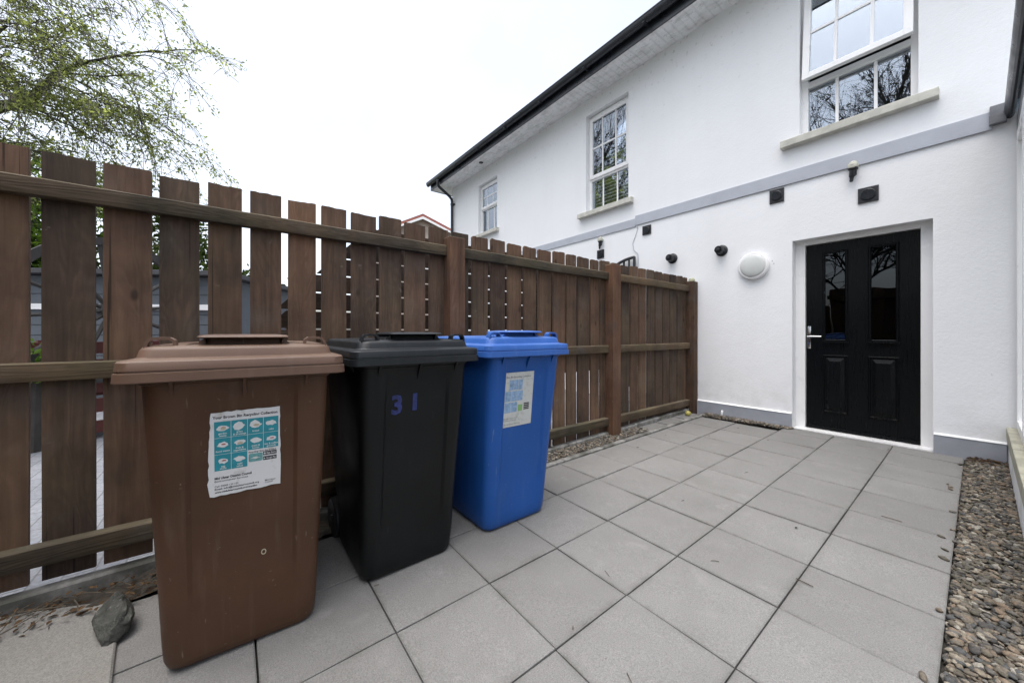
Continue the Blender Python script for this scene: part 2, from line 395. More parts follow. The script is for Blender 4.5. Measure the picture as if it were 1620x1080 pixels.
# ------------------------------------------------------------ ground, patio, kerbs
def sheet(name, x0, x1, y0, y1, dz, m, step=None):
    b = MB(); b.add([(x0, y0, G(x0, y0) + dz), (x1, y0, G(x1, y0) + dz), (x1, y1, G(x1, y1) + dz), (x0, y1, G(x0, y1) + dz)], [(0, 1, 2, 3)])
    return tag(b.build(name, m), kind='structure')
b = MB(); b.add([(-900, -900, -.35), (900, -900, -.35), (900, 900, -.35), (-900, 900, -.35)], [(0, 1, 2, 3)])
tag(b.build('ground', M['ground']), kind='structure')
sheet('neighbouring_paving', -16, -2.30, -14, 4.70, -.012, M['pavers'])
sheet('patio_base', -2.30, 8, -8, 4.72, -.030, M['joint'])

COLX = [-2.044, -1.675, -1.275, -.875, -.475, -.075]
def slab_mesh():
    b = MB(); rr = random.Random(5)
    xs = COLX
    for j in range(-20, 11):
        y0 = .463 + .4 * j; y1 = y0 + .4
        if y1 > 4.70: y1 = 4.70
        xr = list(xs)
        if y1 < .72: xr = [-2.45 + .37] + xr[1:] + [.325 + .4 * q for q in range(0, 12)]
        for i in range(len(xr) - 1):
            x0, x1 = xr[i], xr[i + 1]
            if j >= 10 and x1 < -1.2: continue
            g = .0021 + rr.random() * .0014; e = .004
            t = [rr.uniform(-.0026, .0026) for _ in range(4)]
            q = [(x0 + g, y0 + g), (x1 - g, y0 + g), (x1 - g, y1 - g), (x0 + g, y1 - g)]
            qi = [(x0 + g + e, y0 + g + e), (x1 - g - e, y0 + g + e), (x1 - g - e, y1 - g - e), (x0 + g + e, y1 - g - e)]
            secs = [[(x, y, G(x, y) - .028) for (x, y) in q], [(x, y, G(x, y) - .003 + t[k]) for k, (x, y) in enumerate(q)],
                    [(x, y, G(x, y) + t[k]) for k, (x, y) in enumerate(qi)]]
            b.loft(secs, False, True)
    return b
tag(slab_mesh().build('patio', M['slab']), kind='structure')

# kerb beside the patio and the one standing under the fence boards
b = MB(); rr = random.Random(3)
y = 1.2
while y < 4.6:
    y1 = min(y + .915, 4.60)
    secs = [[(x, yy, G(x, yy) + z) for x, z in ((-2.100, -.06), (-2.100, .008), (-2.094, .013), (-2.056, .013), (-2.050, .008), (-2.050, -.06))] for yy in (y + .002, y1 - .002)]
    b.loft(secs); y = y1
tag(b.build('patio_kerb', M['kerb'], auto=40), kind='structure')
b = MB(); y = -3.0
while y < 4.5:
    y1 = min(y + .915, 4.58); d = rr.uniform(-.004, .004) - (.022 if y > .9 else 0)
    secs = [[(x, yy, G(x, yy) + z + d) for x, z in ((-2.308, -.08), (-2.308, .058), (-2.298, .068), (-2.262, .068), (-2.252, .058), (-2.252, -.08))] for yy in (y + .003, y1 - .003)]
    b.loft(secs); y = y1
tag(b.build('fence_kerb', M['kerb'], auto=40), kind='structure')
# flags lying in the strip at the far end, and the pale loose slab in the near corner
b = MB()
for (ya, yb) in ((3.42, 3.80), (3.806, 4.18), (4.186, 4.56)):
    b.box(-2.25, -2.106, ya, yb, G(-2.2, ya) - .03, G(-2.2, ya) + .006, .003)
tag(b.build('strip_flags', M['slab']), kind='structure')
b = MB(); pv = [(-2.095, -.350, .028), (-1.56, -.285, .026), (-1.42, -.80, .022), (-2.27, -.76, .028)]
def ins(k, g):
    c_ = Vector((-1.84, -.55, 0)); p = Vector(pv[k]); d = (c_ - p); d.z = 0; return p + d.normalized() * g
b.loft([[Vector(p) - Vector((0, 0, .034)) for p in pv], [Vector(p) - Vector((0, 0, .006)) for p in pv], [ins(k, .009) for k in range(4)]])
tag(b.build('paving_slab', M['pale_slab']), 'pale sandy speckled paving slab in the near left corner under the grey rock', 'slab')
b = MB(); nx, ny = 30, 70
vs_, fs_ = [], []
for i in range(nx + 1):
    for j in range(ny + 1):
        x = -2.262 + (2.262 - 2.075) * i / nx; y = -1.2 + 2.5 * j / ny
        vs_.append((x, y, G(x, y) + .012 + .028 * noise.noise((x * 14, y * 14, 0)) + .012 * noise.noise((x * 50, y * 50, 3))))
for i in range(nx):
    for j in range(ny): fs_.append((i * (ny + 1) + j, (i + 1) * (ny + 1) + j, (i + 1) * (ny + 1) + j + 1, i * (ny + 1) + j + 1))
b.add(vs_, fs_); tag(b.build('soil_strip', M['soil'], smooth=True), kind='structure')

# gravel: real pebbles
def ico():
    bm = bmesh.new(); bmesh.ops.create_icosphere(bm, subdivisions=1 if False else 2, radius=1)
    v_ = np.array([q.co[:] for q in bm.verts]); bm.verts.index_update(); f_ = np.array([[q.index for q in f.verts] for f in bm.faces]); bm.free(); return v_, f_
IV, IF = ico()
def pebbles(name, pts, smin, smax, flatk=.55):
    n_ = len(pts)
    A = rot_rand(n_)
    s_ = rng.uniform(smin, smax, n_)
    axes = np.stack([s_ * rng.uniform(.9, 1.5, n_), s_ * rng.uniform(.65, 1.05, n_), s_ * rng.uniform(.4, .75, n_)], 1)
    d = 1 + .13 * rng.normal(size=(n_, len(IV), 1))
    v_ = IV[None] * d * axes[:, None, :]
    # mostly lying flat: yaw, then a small random tilt
    ya = rng.uniform(0, 2 * pi, n_); ti = rng.normal(0, .45, n_); ph = rng.uniform(0, 2 * pi, n_)
    Rz = np.zeros((n_, 3, 3)); Rz[:, 0, 0] = np.cos(ya); Rz[:, 0, 1] = -np.sin(ya); Rz[:, 1, 0] = np.sin(ya); Rz[:, 1, 1] = np.cos(ya); Rz[:, 2, 2] = 1
    Rx = np.zeros((n_, 3, 3)); Rx[:, 0, 0] = 1; Rx[:, 1, 1] = np.cos(ti); Rx[:, 1, 2] = -np.sin(ti); Rx[:, 2, 1] = np.sin(ti); Rx[:, 2, 2] = np.cos(ti)
    v_ = np.einsum('nij,nkj->nki', Rz @ Rx, v_) + pts[:, None, :]
    f_ = (IF[None] + (np.arange(n_) * len(IV))[:, None, None]).reshape(-1, 3)
    return arr_mesh(name, v_.reshape(-1, 3), f_, M['pebbles'], smooth=True)
def scatter(x0, x1, y0, y1, n_, zlo, zhi):
    x = rng.uniform(x0, x1, n_); y = rng.uniform(y0, y1, n_)
    return np.stack([x, y, -.0065 * x + .0162 * y + rng.uniform(zlo, zhi, n_)], 1)
spill = scatter(-.3, -.07, .8, 4.5, 14, .004, .006); spill[:, 0] = -.072 - np.abs(rng.normal(0, .035, 14))
tag(pebbles('gravel', np.concatenate([scatter(-.068, .138, .5, 4.66, 9000, -.022, -.004), scatter(-.062, .130, .5, 4.66, 4600, -.006, .012), spill]), .006, .0155),
    'multicoloured rounded gravel filling the strip along the right hand dwarf wall', 'gravel', kind='stuff')
a1 = scatter(-2.248, -2.104, 1.25, 3.44, 4200, -.008, .020)
tag(pebbles('fence_gravel', a1, .006, .013), 'fine gravel in the narrow strip between kerb and fence', 'gravel', kind='stuff')
x = rng.uniform(-2.09, -1.2, 1500); t = rng.random(1500); y = WY - .01 - t * (.10 + .10 * (-1.15 - x).clip(0, 1)) * rng.uniform(.5, 1, 1500)
a2 = np.stack([x, y, -.0065 * x + .0162 * y + rng.uniform(-.008, .012, 1500)], 1)
tag(pebbles('wall_gravel', a2, .006, .013), 'thin line of gravel against the grey plinth left of the door', 'gravel', kind='stuff')

# ------------------------------------------------------------ the white house
house = empty('white_house', (-3, WY, 0), 'long white rendered two storey house with grey band, black door and dark gutter', 'house')
def H(b, name, m, parent=None, **k):
    o = b.build(name, m, None, **k); p = parent or house
    o.parent = p
    o.matrix_parent_inverse = Matrix.Translation(tuple(-q for q in world_loc(p))); return o
def world_loc(p):
    v_ = Vector(p.location)
    return v_ if p.parent is None else v_ * 0 + world_off.get(p.name, Vector((0, 0, 0)))
world_off = {}
HX0, HX1 = -8.72, 6.0
EAVE = 4.98
DOOR = (-1.217, -.243, .05, 2.062)
WIN1 = (-1.155, -.325, 3.135, 4.73); WIN2 = (-4.05, -3.225, 3.11, 4.72); WIN3 = (-7.41, -6.63, 3.46, 4.64)
OPS = [DOOR, WIN1, WIN2, WIN3]
RD = .13
xs = sorted({HX0, HX1, *[q for o in OPS for q in o[:2]]}); zs = sorted({-.3, EAVE + .02, *[q for o in OPS for q in o[2:]]})
b = MB()
for i in range(len(xs) - 1):
    for j in range(len(zs) - 1):
        cx_, cz_ = (xs[i] + xs[i + 1]) / 2, (zs[j] + zs[j + 1]) / 2
        if any(o[0] < cx_ < o[1] and o[2] < cz_ < o[3] for o in OPS): continue
        for yy in (WY, WY + .26):
            b.add([(xs[i], yy, zs[j]), (xs[i + 1], yy, zs[j]), (xs[i + 1], yy, zs[j + 1]), (xs[i], yy, zs[j + 1])], [(0, 1, 2, 3)])
for (x0, x1, z0, z1) in OPS:
    ya, yb = WY, WY + .26
    for q in ([(x0, ya, z0), (x0, yb, z0), (x0, yb, z1), (x0, ya, z1)], [(x1, ya, z0), (x1, yb, z0), (x1, yb, z1), (x1, ya, z1)],
              [(x0, ya, z1), (x1, ya, z1), (x1, yb, z1), (x0, yb, z1)], [(x0, ya, z0), (x1, ya, z0), (x1, yb, z0), (x0, yb, z0)]):
        b.add(q, [(0, 1, 2, 3)])
YB = WY + 7.5
b.add([(HX0, WY, -.3), (HX0, YB, -.3), (HX0, YB, EAVE + .02), (HX0, WY, EAVE + .02)], [(0, 1, 2, 3)])
b.add([(HX1, WY, -.3), (HX1, YB, -.3), (HX1, YB, EAVE + .02), (HX1, WY, EAVE + .02)], [(0, 1, 2, 3)])
b.add([(HX0, YB, -.3), (HX1, YB, -.3), (HX1, YB, EAVE + .02), (HX0, YB, EAVE + .02)], [(0, 1, 2, 3)])
H(b, 'wall', M['wall'])
b = MB()
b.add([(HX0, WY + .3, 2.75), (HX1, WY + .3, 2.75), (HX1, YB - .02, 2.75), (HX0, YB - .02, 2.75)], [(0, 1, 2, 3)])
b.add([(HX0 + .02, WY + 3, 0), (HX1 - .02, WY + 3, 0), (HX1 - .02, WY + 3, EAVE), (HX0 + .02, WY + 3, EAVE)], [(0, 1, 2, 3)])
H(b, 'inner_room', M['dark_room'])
# band with the step where two houses meet, plinth
b = MB(); b.box(HX0 + 0.0, -3.10, WY - .016, WY + .004, 2.655, 2.775, .004); H(b, 'string_band', M['grey_paint'])
b = MB(); b.box(-3.098, .06, WY - .018, WY + .004, 2.672, 2.812, .004); H(b, 'string_band', M['grey_paint'])
for xa, xb in ((-3.2, -1.222), (-.238, .128)):
    b = MB(); b.box(xa, xb, WY - .022, WY + .004, -.1, .232, .004); H(b, 'plinth', M['plinth'])
b = MB()
for xa, xb in ((-3.2, -1.222), (-.238, .128)):
    b.loft([[(x, WY + .002, .234), (x, WY - .026, .234), (x, WY - .025, .237), (x, WY + .002, .250)] for x in (xa, xb)])
H(b, 'bell_drip', M['wall'])
# roof: hipped, eaves overhang .43
ov = .43; ex0, ex1, ey0, ey1 = HX0 - ov, HX1 + ov, WY - ov, YB + ov; rz = EAVE + .20; ry = (ey0 + ey1) / 2; rise = 2.1
b = MB(); b.add([(ex0, ey0, rz), (ex1, ey0, rz), (ex1, ey1, rz), (ex0, ey1, rz), (ex0 + 4.2, ry, rz + rise), (ex1 - 4.2, ry, rz + rise)],
                [(0, 1, 5, 4), (1, 2, 5), (2, 3, 4, 5), (3, 0, 4)]); H(b, 'roof', M['roof'])
b = MB()
b.box(ex0 + .02, ex1 - .02, ey0 + .02, WY + .01, EAVE, EAVE + .012)
b.box(ex0 + .02, HX0 - .001, WY + .012, ey1 - .02, EAVE, EAVE + .012)
sof = H(b, 'soffit', M['soffit'])
b = MB(); b.box(ex0, ex1, ey0, ey0 + .018, EAVE - .012, EAVE + .19, .003); b.box(ex0, ex0 + .018, ey0 + .02, ey1, EAVE - .012, EAVE + .19, .003)
H(b, 'fascia', M['gutter'])
b = MB(); prof = [(ey0 - .112 + .055 - .055 * cos(a), EAVE + .165 - .075 * sin(a)) for a in [pi * k / 10 for k in range(11)]]
prof = [(prof[0][0], prof[0][1] + .018), (prof[0][0] - .007, prof[0][1] + .018), (prof[0][0] - .007, prof[0][1] + .006)] + prof
inner = [(y_ + (.006 if k < 6 else -.006), z_ + .006) for k, (y_, z_) in enumerate(prof[3:])][::-1]
ring = prof + inner
b.loft([[(x_, y_, z_) for (y_, z_) in ring] for x_ in (ex0 - .04, ex1)])
for x_ in np.arange(ex0 + .5, 2, 1.0):
    b.box(x_, x_ + .03, ey0 - .121, ey0 - .002, EAVE + .080, EAVE + .088)
H(b, 'gutter', M['gutter'], auto=30)
b = MB(); b.tube([(HX0 + .12, ey0 - .06, EAVE + .10), (HX0 + .12, ey0 - .06, EAVE - .01), (HX0 + .11, ey0 - .02, EAVE - .07), (HX0 + .09, WY - .14, EAVE - .24),
                  (HX0 + .085, WY - .07, EAVE - .30), (HX0 + .085, WY - .055, EAVE - .38), (HX0 + .085, WY - .055, 0)], .036, 12)
for z in (EAVE - .42, 3.4, 2.0): b.tube([(HX0 + .085, WY - .055, z), (HX0 + .085, WY - .055, z - .05)], .044, 12); b.box(HX0 + .04, HX0 + .16, WY - .05, WY, z - .04, z - .012)
H(b, 'downpipe', M['gutter'], auto=40)
b = MB(); b.box(.045, .126, WY - .05, WY + .002, 2.70, 2.77, .004); b.box(.047, .126, WY - .04, WY + .002, 2.77, 2.845, .004); H(b, 'flashing', M['lead'])
b = MB(); b.lathe([(.052, 0), (.052, .006), (.03, .012)], Matrix.Translation((-6.95, WY - .22, EAVE)) @ Matrix.Rotation(pi, 4, 'X'), 20)
H(b, 'soffit_vent', M['black_plastic'])

def bar_frame(b, x0, x1, z0, z1, w, ya, yb, bev=.004):
    b.box(x0, x0 + w, ya, yb, z0, z1, bev); b.box(x1 - w, x1, ya, yb, z0, z1, bev)
    b.box(x0 + w, x1 - w, ya + .001, yb - .001, z0, z0 + w, bev); b.box(x0 + w, x1 - w, ya + .001, yb - .001, z1 - w, z1, bev)
def window(op, zt, open_deg=0, blind=None, bars=2, hbar=True):
    x0, x1, z0, z1 = op; ya = WY + .085
    fr = MB(); bar_frame(fr, x0, x1, z0 + .004, z1, .052, ya, ya + .07)
    fr.box(x0 + .05, x1 - .05, ya + .002, ya + .066, zt - .03, zt + .03, .004)
    f = H(fr, 'window', M['upvc']); world_off[f.name] = Vector((0, 0, 0)); f.matrix_parent_inverse = Matrix.Translation((3, -WY, 0))
    def sub(b, nm, m, mat=None, **k):
        if mat is not None: b.v = [tuple(mat @ Vector(p)) for p in b.v]
        o = b.build(nm, m, f, **k); return o
    gw = .012
    # lower fixed light
    b = MB(); b.box(x0 + .05, x1 - .05, ya + .030, ya + .034, z0 + .05, zt - .028); sub(b, 'pane', M['glass'])
    for k in range(bars):
        b = MB(); xx = x0 + (x1 - x0) * (k + 1) / (bars + 1); b.box(xx - gw, xx + gw, ya + .024, ya + .029, z0 + .05, zt - .028)
        sub(b, 'glazing_bar', M['upvc'])
    # upper top-hung sash
    zz0, zz1 = zt + .0, z1 - .045
    T = Matrix.Translation((0, ya, zz1)) @ Matrix.Rotation(R(-open_deg), 4, 'X') @ Matrix.Translation((0, -ya, -zz1))
    s0, s1 = x0 + .028, x1 - .028
    b = MB(); bar_frame(b, s0, s1, zz0, zz1, .058, ya - .022, ya + .028); sub(b, 'sash', M['upvc'], T)
    b = MB(); b.box(s0 + .056, s1 - .056, ya + .002, ya + .006, zz0 + .056, zz1 - .056); sub(b, 'pane', M['glass'], T)
    for k in range(bars):
        b = MB(); xx = s0 + (s1 - s0) * (k + 1) / (bars + 1); b.box(xx - gw, xx + gw, ya - .004, ya + .001, zz0 + .056, zz1 - .056)
        sub(b, 'glazing_bar', M['upvc'], T)
    if hbar:
        b = MB(); zm = (zz0 + zz1) / 2; b.box(s0 + .057, s1 - .057, ya - .005, ya + .0005, zm - gw, zm + gw)
        sub(b, 'glazing_bar', M['upvc'], T)
    b = MB(); b.box(x0 + .16, x1 - .16, ya - .014, ya - .001, z1 - .04, z1 - .016, .003); sub(b, 'trickle_vent', M['upvc'])
    if blind == 'slats':
        b = MB(); z = z0 + .03
        while z < z1 - .05:
            b.add([(x0 + .06, ya + .082, z), (x1 - .06, ya + .082, z), (x1 - .06, ya + .098, z + .026), (x0 + .06, ya + .098, z + .026)], [(0, 1, 2, 3)]); z += .056
        for xx in (x0 + .2, x1 - .2): b.box(xx, xx + .012, ya + .076, ya + .078, z0, z1 - .05)
        sub(b, 'blind', M['blind'])
        return f
    if blind == 'curtain':
        b = MB(); k = 40
        top = [(x0 + .17 + (x1 - x0 - .22) * i / k, ya + .11 + .012 * sin(i * 1.3), 0) for i in range(k + 1)]
        b.add([(p[0], p[1], z1 - .06) for p in top] + [(p[0], p[1], z0 + .02) for p in top], [(i, i + 1, k + 2 + i, k + 1 + i) for i in range(k)])
        sub(b, 'curtain', M['blind'])
    return f
w1 = window(WIN1, 3.685, 6.5); w2 = window(WIN2, 3.665, 0, 'slats'); w3 = window(WIN3, 4.06, 0, 'curtain')
for (xa, xb, zt_) in ((-1.305, -.207, 3.142), (-4.175, -3.135, 3.112), (-7.52, -6.56, 3.462)):
    b = MB(); b.loft([[(x, WY + .085, zt_ - .09), (x, WY - .075, zt_ - .09), (x, WY - .08, zt_ - .085), (x, WY - .08, zt_ - .02), (x, WY - .076, zt_ - .014), (x, WY + .085, zt_ + .001)] for x in (xa, xb)])
    H(b, 'sill', M['stone_sill'])
# front door
DY = WY + .15
d0, d1, dz0, dz1 = -1.133, -.323, .092, 2.013
b = MB(); b.box(d0, d1, DY, DY + .045, dz0, dz1, .003)
def molding(b, x0, x1, z0, z1, w=.022, h=.011):
    o = [(x0, z0), (x1, z0), (x1, z1), (x0, z1)]; i = [(x0 + w, z0 + w), (x1 - w, z0 + w), (x1 - w, z1 - w), (x0 + w, z1 - w)]
    m_ = [(x0 + w * .35, z0 + w * .35), (x1 - w * .35, z0 + w * .35), (x1 - w * .35, z1 - w * .35), (x0 + w * .35, z1 - w * .35)]
    n_ = [(x0 + w * .65, z0 + w * .65), (x1 - w * .65, z0 + w * .65), (x1 - w * .65, z1 - w * .65), (x0 + w * .65, z1 - w * .65)]
    b.loft([[(x, DY - .0005, z) for x, z in o], [(x, DY - h, z) for x, z in m_], [(x, DY - h, z) for x, z in n_], [(x, DY - .0005, z) for x, z in i]], False, False)
PX = ((-1.000, -.800), (-.660, -.450))
for xa, xb in PX:
    molding(b, xa, xb, 1.0, 1.925, .026, .014); molding(b, xa, xb, .27, .865)
    o = [(xa + .03, .30), (xb - .03, .30), (xb - .03, .835), (xa + .03, .835)]; i = [(xa + .058, .335), (xb - .058, .335), (xb - .058, .80), (xa + .058, .80)]
    b.loft([[(x, DY - .0005, z) for x, z in o], [(x, DY - .014, z) for x, z in i]], False, True)
    b.box(xa - .002, xb + .002, DY - .024, DY - .0008, .988, 1.004, .003)
door = H(b, 'door', M['door_black']); door.matrix_parent_inverse = Matrix.Translation((3, -WY, 0))
for xa, xb in PX:
    b = MB(); b.box(xa + .026, xb - .026, DY - .004, DY - .002, 1.024, 1.90); b.build('glazing', M['door_glass'], door)
b = MB(); b.box(d0 + .012, d0 + .040, DY - .009, DY - .0005, .925, 1.160, .004)
b.tube([(d0 + .026, DY - .005, 1.052), (d0 + .026, DY - .052, 1.052)], .009, 12)
b.tube([(d0 + .018, DY - .052, 1.052), (d0 + .06, DY - .055, 1.053), (d0 + .135, DY - .052, 1.052)], [.009, .010, .008], 12)
b.tube([(d0 + .026, DY - .004, .975), (d0 + .026, DY - .016, .975)], .010, 16)
b.build('handle', M['chrome'], door, auto=40)
b = MB(); b.box(d0 + .004, d1 - .004, DY - .018, DY - .0005, dz0 + .004, dz0 + .034, .004); b.build('weather_bar', M['door_black'], door)
fr = MB(); yf = WY + .115
fr.box(DOOR[0], d0 - .003, yf, yf + .07, .05, DOOR[3], .004); fr.box(d1 + .003, DOOR[1], yf, yf + .07, .05, DOOR[3], .004); fr.box(d0 - .003, d1 + .003, yf + .001, yf + .069, dz1 + .004, DOOR[3], .004)
fr.box(DOOR[0] + .002, DOOR[1] - .002, WY + .012, yf + .068, .05, .0885, .003)
H(fr, 'door_frame', M['upvc'])
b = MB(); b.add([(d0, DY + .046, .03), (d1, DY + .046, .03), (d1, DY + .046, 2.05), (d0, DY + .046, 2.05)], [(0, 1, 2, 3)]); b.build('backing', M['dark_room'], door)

# ------------------------------------------------------------ sun room at the right edge, left open and glass-roofed to pass light
sr = empty('porch', (1.6, 3.4, 0), 'white porch, left open to pass light, at the right edge with mossy coping and dark gutter', 'porch')
def SR(b, nm, m, **k):
    o = b.build(nm, m, sr, **k); o.matrix_parent_inverse = Matrix.Translation((-1.6, -3.4, 0)); return o
SY0, SY1 = 2.15, WY - .003
b = MB(); b.box(.134, .30, SY0, SY1, -.2, .268); b.box(.3001, 3.2, SY0, SY0 + .15, -.2, .268); SR(b, 'dwarf_wall', M['wall'])
b = MB()
for k in range(3):
    ya = SY0 - .03 + (SY1 - SY0 + .03) * k / 3; b.box(.124, .33, ya + .002, ya + (SY1 - SY0 + .03) / 3 - .002, .27, .365, .006)
SR(b, 'coping', M['coping'])
b = MB(); nb = 4; wy0, wy1 = SY0 + .05, SY1 - .02
for k in range(nb + 1):
    yy = wy0 + (wy1 - wy0) * k / nb; b.box(.170, .235, yy - .035 if k else yy, yy + .035 if k < nb else yy, .367, 2.60, .004)
for z0_, z1_ in ((.367, .43), (2.52, 2.599)):
    for k in range(nb): b.box(.171, .234, wy0 + (wy1 - wy0) * k / nb + .0352, wy0 + (wy1 - wy0) * (k + 1) / nb - .0352, z0_, z1_, .003)
for xx in (1.1, 2.1, 3.1): b.box(xx, xx + .06, SY0 + .03, SY0 + .09, .367, 2.60, .004)
b.box(.235, 3.1, SY0 + .032, SY0 + .088, .367, .43, .004); b.box(.235, 3.1, SY0 + .032, SY0 + .088, 2.54, 2.60, .004)
SR(b, 'post_frame', M['upvc'])
b = MB(); b.box(.172, .20, SY0 - .2, SY1, 2.575, 2.735, .004); SR(b, 'fascia', M['lead'])
b = MB(); pr = [(.100 + .028 - .028 * cos(a), 2.785 - .062 * sin(a)) for a in [pi * k / 8 for k in range(9)]]
rg = pr + [(x_ + (.005 if k < 4 else -.005), z_ + .005) for k, (x_, z_) in enumerate(pr)][::-1]
b.loft([[(x_ + .012, y_, z_) for x_, z_ in rg] for y_ in (SY0 - .25, SY1)]); SR(b, 'gutter', M['gutter'], auto=30)
b = MB()
b.loft([[(.16, y_, 2.75), (3.3, y_, 3.05), (3.3, y_, 3.07), (.16, y_, 2.77)] for y_ in (SY0 - .1, SY1)]); SR(b, 'roof', M['glass_clear'])
for k in range(5):
    b = MB(); yy = SY0 - .1 + (SY1 - SY0 + .07) * k / 4; b.loft([[(.16, y_, 2.771), (3.3, y_, 3.071), (3.3, y_, 3.10), (.16, y_, 2.80)] for y_ in (yy, yy + .04)]); SR(b, 'roof_bar', M['upvc'])

# ------------------------------------------------------------ fittings on the wall
def vent(x0, x1, z0, z1, label):
    v_ = empty('wall_vent', ((x0 + x1) / 2, WY, (z0 + z1) / 2), label, 'vent', 'black vents on the white wall')
    hw, hh = (x1 - x0) / 2, (z1 - z0) / 2
    b = MB(); b.box(-hw, hw, -.016, .002, -hh, hh, .004); b.build('plate', M['black_plastic'], v_)
    b = MB(); r_ = min(hw, hh) * .74
    b.lathe([(r_, -.0), (r_, .010), (r_ * .93, .012), (r_ * .9, .006)], Matrix.Translation((0, -.016, 0)) @ Matrix.Rotation(pi / 2, 4, 'X'), 28)
    for k in range(-3, 4):
        hz = math.sqrt(max(0, 1 - (k / 4.0) ** 2)) * r_ * .9
        b.box(-hz, hz, -.026, -.020, k * r_ * .23 - .003, k * r_ * .23 + .003)
    b.box(-.003, .003, -.028, -.019, -r_ * .9, r_ * .9); b.build('grille', M['gutter'], v_, auto=35)
vent(-1.419, -1.287, 2.508, 2.655, 'black square vent between the round flues and the sensor above the door')
vent(-.707, -.567, 2.308, 2.449, 'largest black square vent straight above the door and beneath the sensor')
vent(-2.983, -2.850, 2.500, 2.630, 'black square vent just right of the hanging white cable')
vent(-3.805, -3.67, 2.295, 2.431, 'black square vent half hidden by the fence top, beneath a sensor')
def flue(x, z, label):
    f = empty('flue_terminal', (x, WY, z), label, 'flue', 'round black flue terminals')
    Rm = Matrix.Rotation(pi / 2, 4, 'X')
    b = MB(); b.lathe([(.068, -.002), (.068, .008), (.058, .016), (.050, .020), (.050, .030)], Rm, 32); b.build('collar', M['black_plastic'], f, auto=40)
    b = MB(); b.lathe([(.046, .020), (.046, .10), (.042, .105), (.036, .105), (.036, .06)], Rm, 32)
    for k in range(4): b.box(-.004, .004, -.112, -.06, -.036, .036, mat=Matrix.Rotation(k * pi / 4, 4, 'Y'))
    b.lathe([(.02, .06), (.02, .118), (.015, .12)], Rm, 16); b.build('pipe', M['black_plastic'], f, auto=40)
flue(-2.535, 2.095, 'round black flue terminal nearer the fence end'); flue(-1.915, 2.088, 'round black flue terminal beside the white round lamp')
lp = empty('bulkhead_lamp', (-1.572, WY, 1.85), 'round white bulkhead lamp on the wall left of the door', 'lamp')
Rm = Matrix.Rotation(pi / 2, 4, 'X')
b = MB(); b.lathe([(.150, -.002), (.155, .010), (.155, .030), (.150, .044), (.138, .050), (.130, .050)], Rm, 64); b.build('rim', M['upvc'], lp, auto=50)
b = MB(); b.lathe([(.129, .045)] + [(.129 * cos(a), .047 + .030 * sin(a)) for a in [pi / 2 * k / 9 for k in range(9)]] + [(.004, .077)], Rm, 64); b.build('diffuser', M['lamp_white'], lp, smooth=True)
for dx, dz in ((.175, .03), (.19, .0)): b = MB(); b.tube([(dx, -.003, dz), (dx, .002, dz)], .004, 8); b.build('screw_hole', M['black_plastic'], lp)
def sensor(x, z, label):
    s_ = empty('security_sensor', (x, WY, z), label, 'sensor', 'black security sensors under the band')
    b = MB(); b.box(-.035, .035, -.075, -.004, -.012, .032, .010); b.lathe([(.034, -.008), (.026, .022), (.01, .03)], Matrix.Translation((0, -.045, .026)), 20); b.build('bracket', simple_cream, s_, auto=40)
    b = MB(); b.lathe([(.036, 0), (.040, -.006), (.030, -.02), (.024, -.026), (.022, -.075), (.017, -.082), (.015, -.095), (.014, -.12), (.008, -.126)], Matrix.Translation((0, -.045, -.012)) @ Matrix.Rotation(R(6), 4, 'Y'), 20)
    for k in range(6): b.box(.018, .026, -.003, .003, -.07, -.02, mat=Matrix.Translation((0, -.045, -.012)) @ Matrix.Rotation(k * pi / 3, 4, 'Z'))
    b.build('sensor_head', M['black_plastic'], s_, auto=40)
simple_cream = simple('cream_plastic', (.50, .50, .42), .5, .1, 20, 0)
sensor(-.735, 2.66, 'black hanging sensor with pale top above the door vent'); sensor(-3.715, 2.575, 'small black sensor hanging near the fence, beneath the middle window')
b = MB(); b.tube([(-3.098, WY - .02, 2.78), (-3.098, WY - .024, 2.70), (-3.06, WY - .006, 2.63), (-3.10, WY - .008, 2.52), (-3.148, WY - .006, 2.42), (-3.13, WY - .008, 2.32), (-3.06, WY - .006, 2.25), (-3.055, WY - .008, 2.17), (-3.06, WY - .008, 1.7)], .004, 6)
tag(b.build('cable', M['grey_paint'], smooth=True), 'thin pale cable hanging down the white wall from the grey band', 'cable')
ag = empty('arched_trellis', (-3.09, WY, 0), 'black half arch trellis against the wall, peeping over the fence', 'trellis')
b = MB(); arc = [(-.02 - .62 * (1 - cos(a)) if False else -.62 * cos(a), -.05, 1.70 + .50 * sin(a)) for a in [pi / 2 * k / 12 for k in range(13)]]
b.tube(arc, .022, 6); b.tube([(0, -.05, 2.205), (0, -.05, .3)], .02, 6); b.tube([(-.62, -.05, 1.7), (-.62, -.05, .3)], .02, 6); b.build('frame', M['black_plastic'], ag)
b = MB()
for k in range(1, 7):
    xx = -.62 * k / 7; b.box(xx - .012, xx + .012, -.058, -.042, .3, 1.70 + .50 * math.sqrt(max(0, 1 - (xx / .62) ** 2)))
b.build('bars', M['black_plastic'], ag)
b = MB(); b.tube([(-1.902, WY - .03, G(-1.9, 4.7) - .02), (-1.902, WY - .03, .135), (-1.902, WY - .02, .15), (-1.902, WY + .0, .155)], .011, 10)
tag(b.build('waste_pipe', M['upvc'], smooth=True), 'short white pipe stub at the foot of the plinth left of the door', 'pipe')

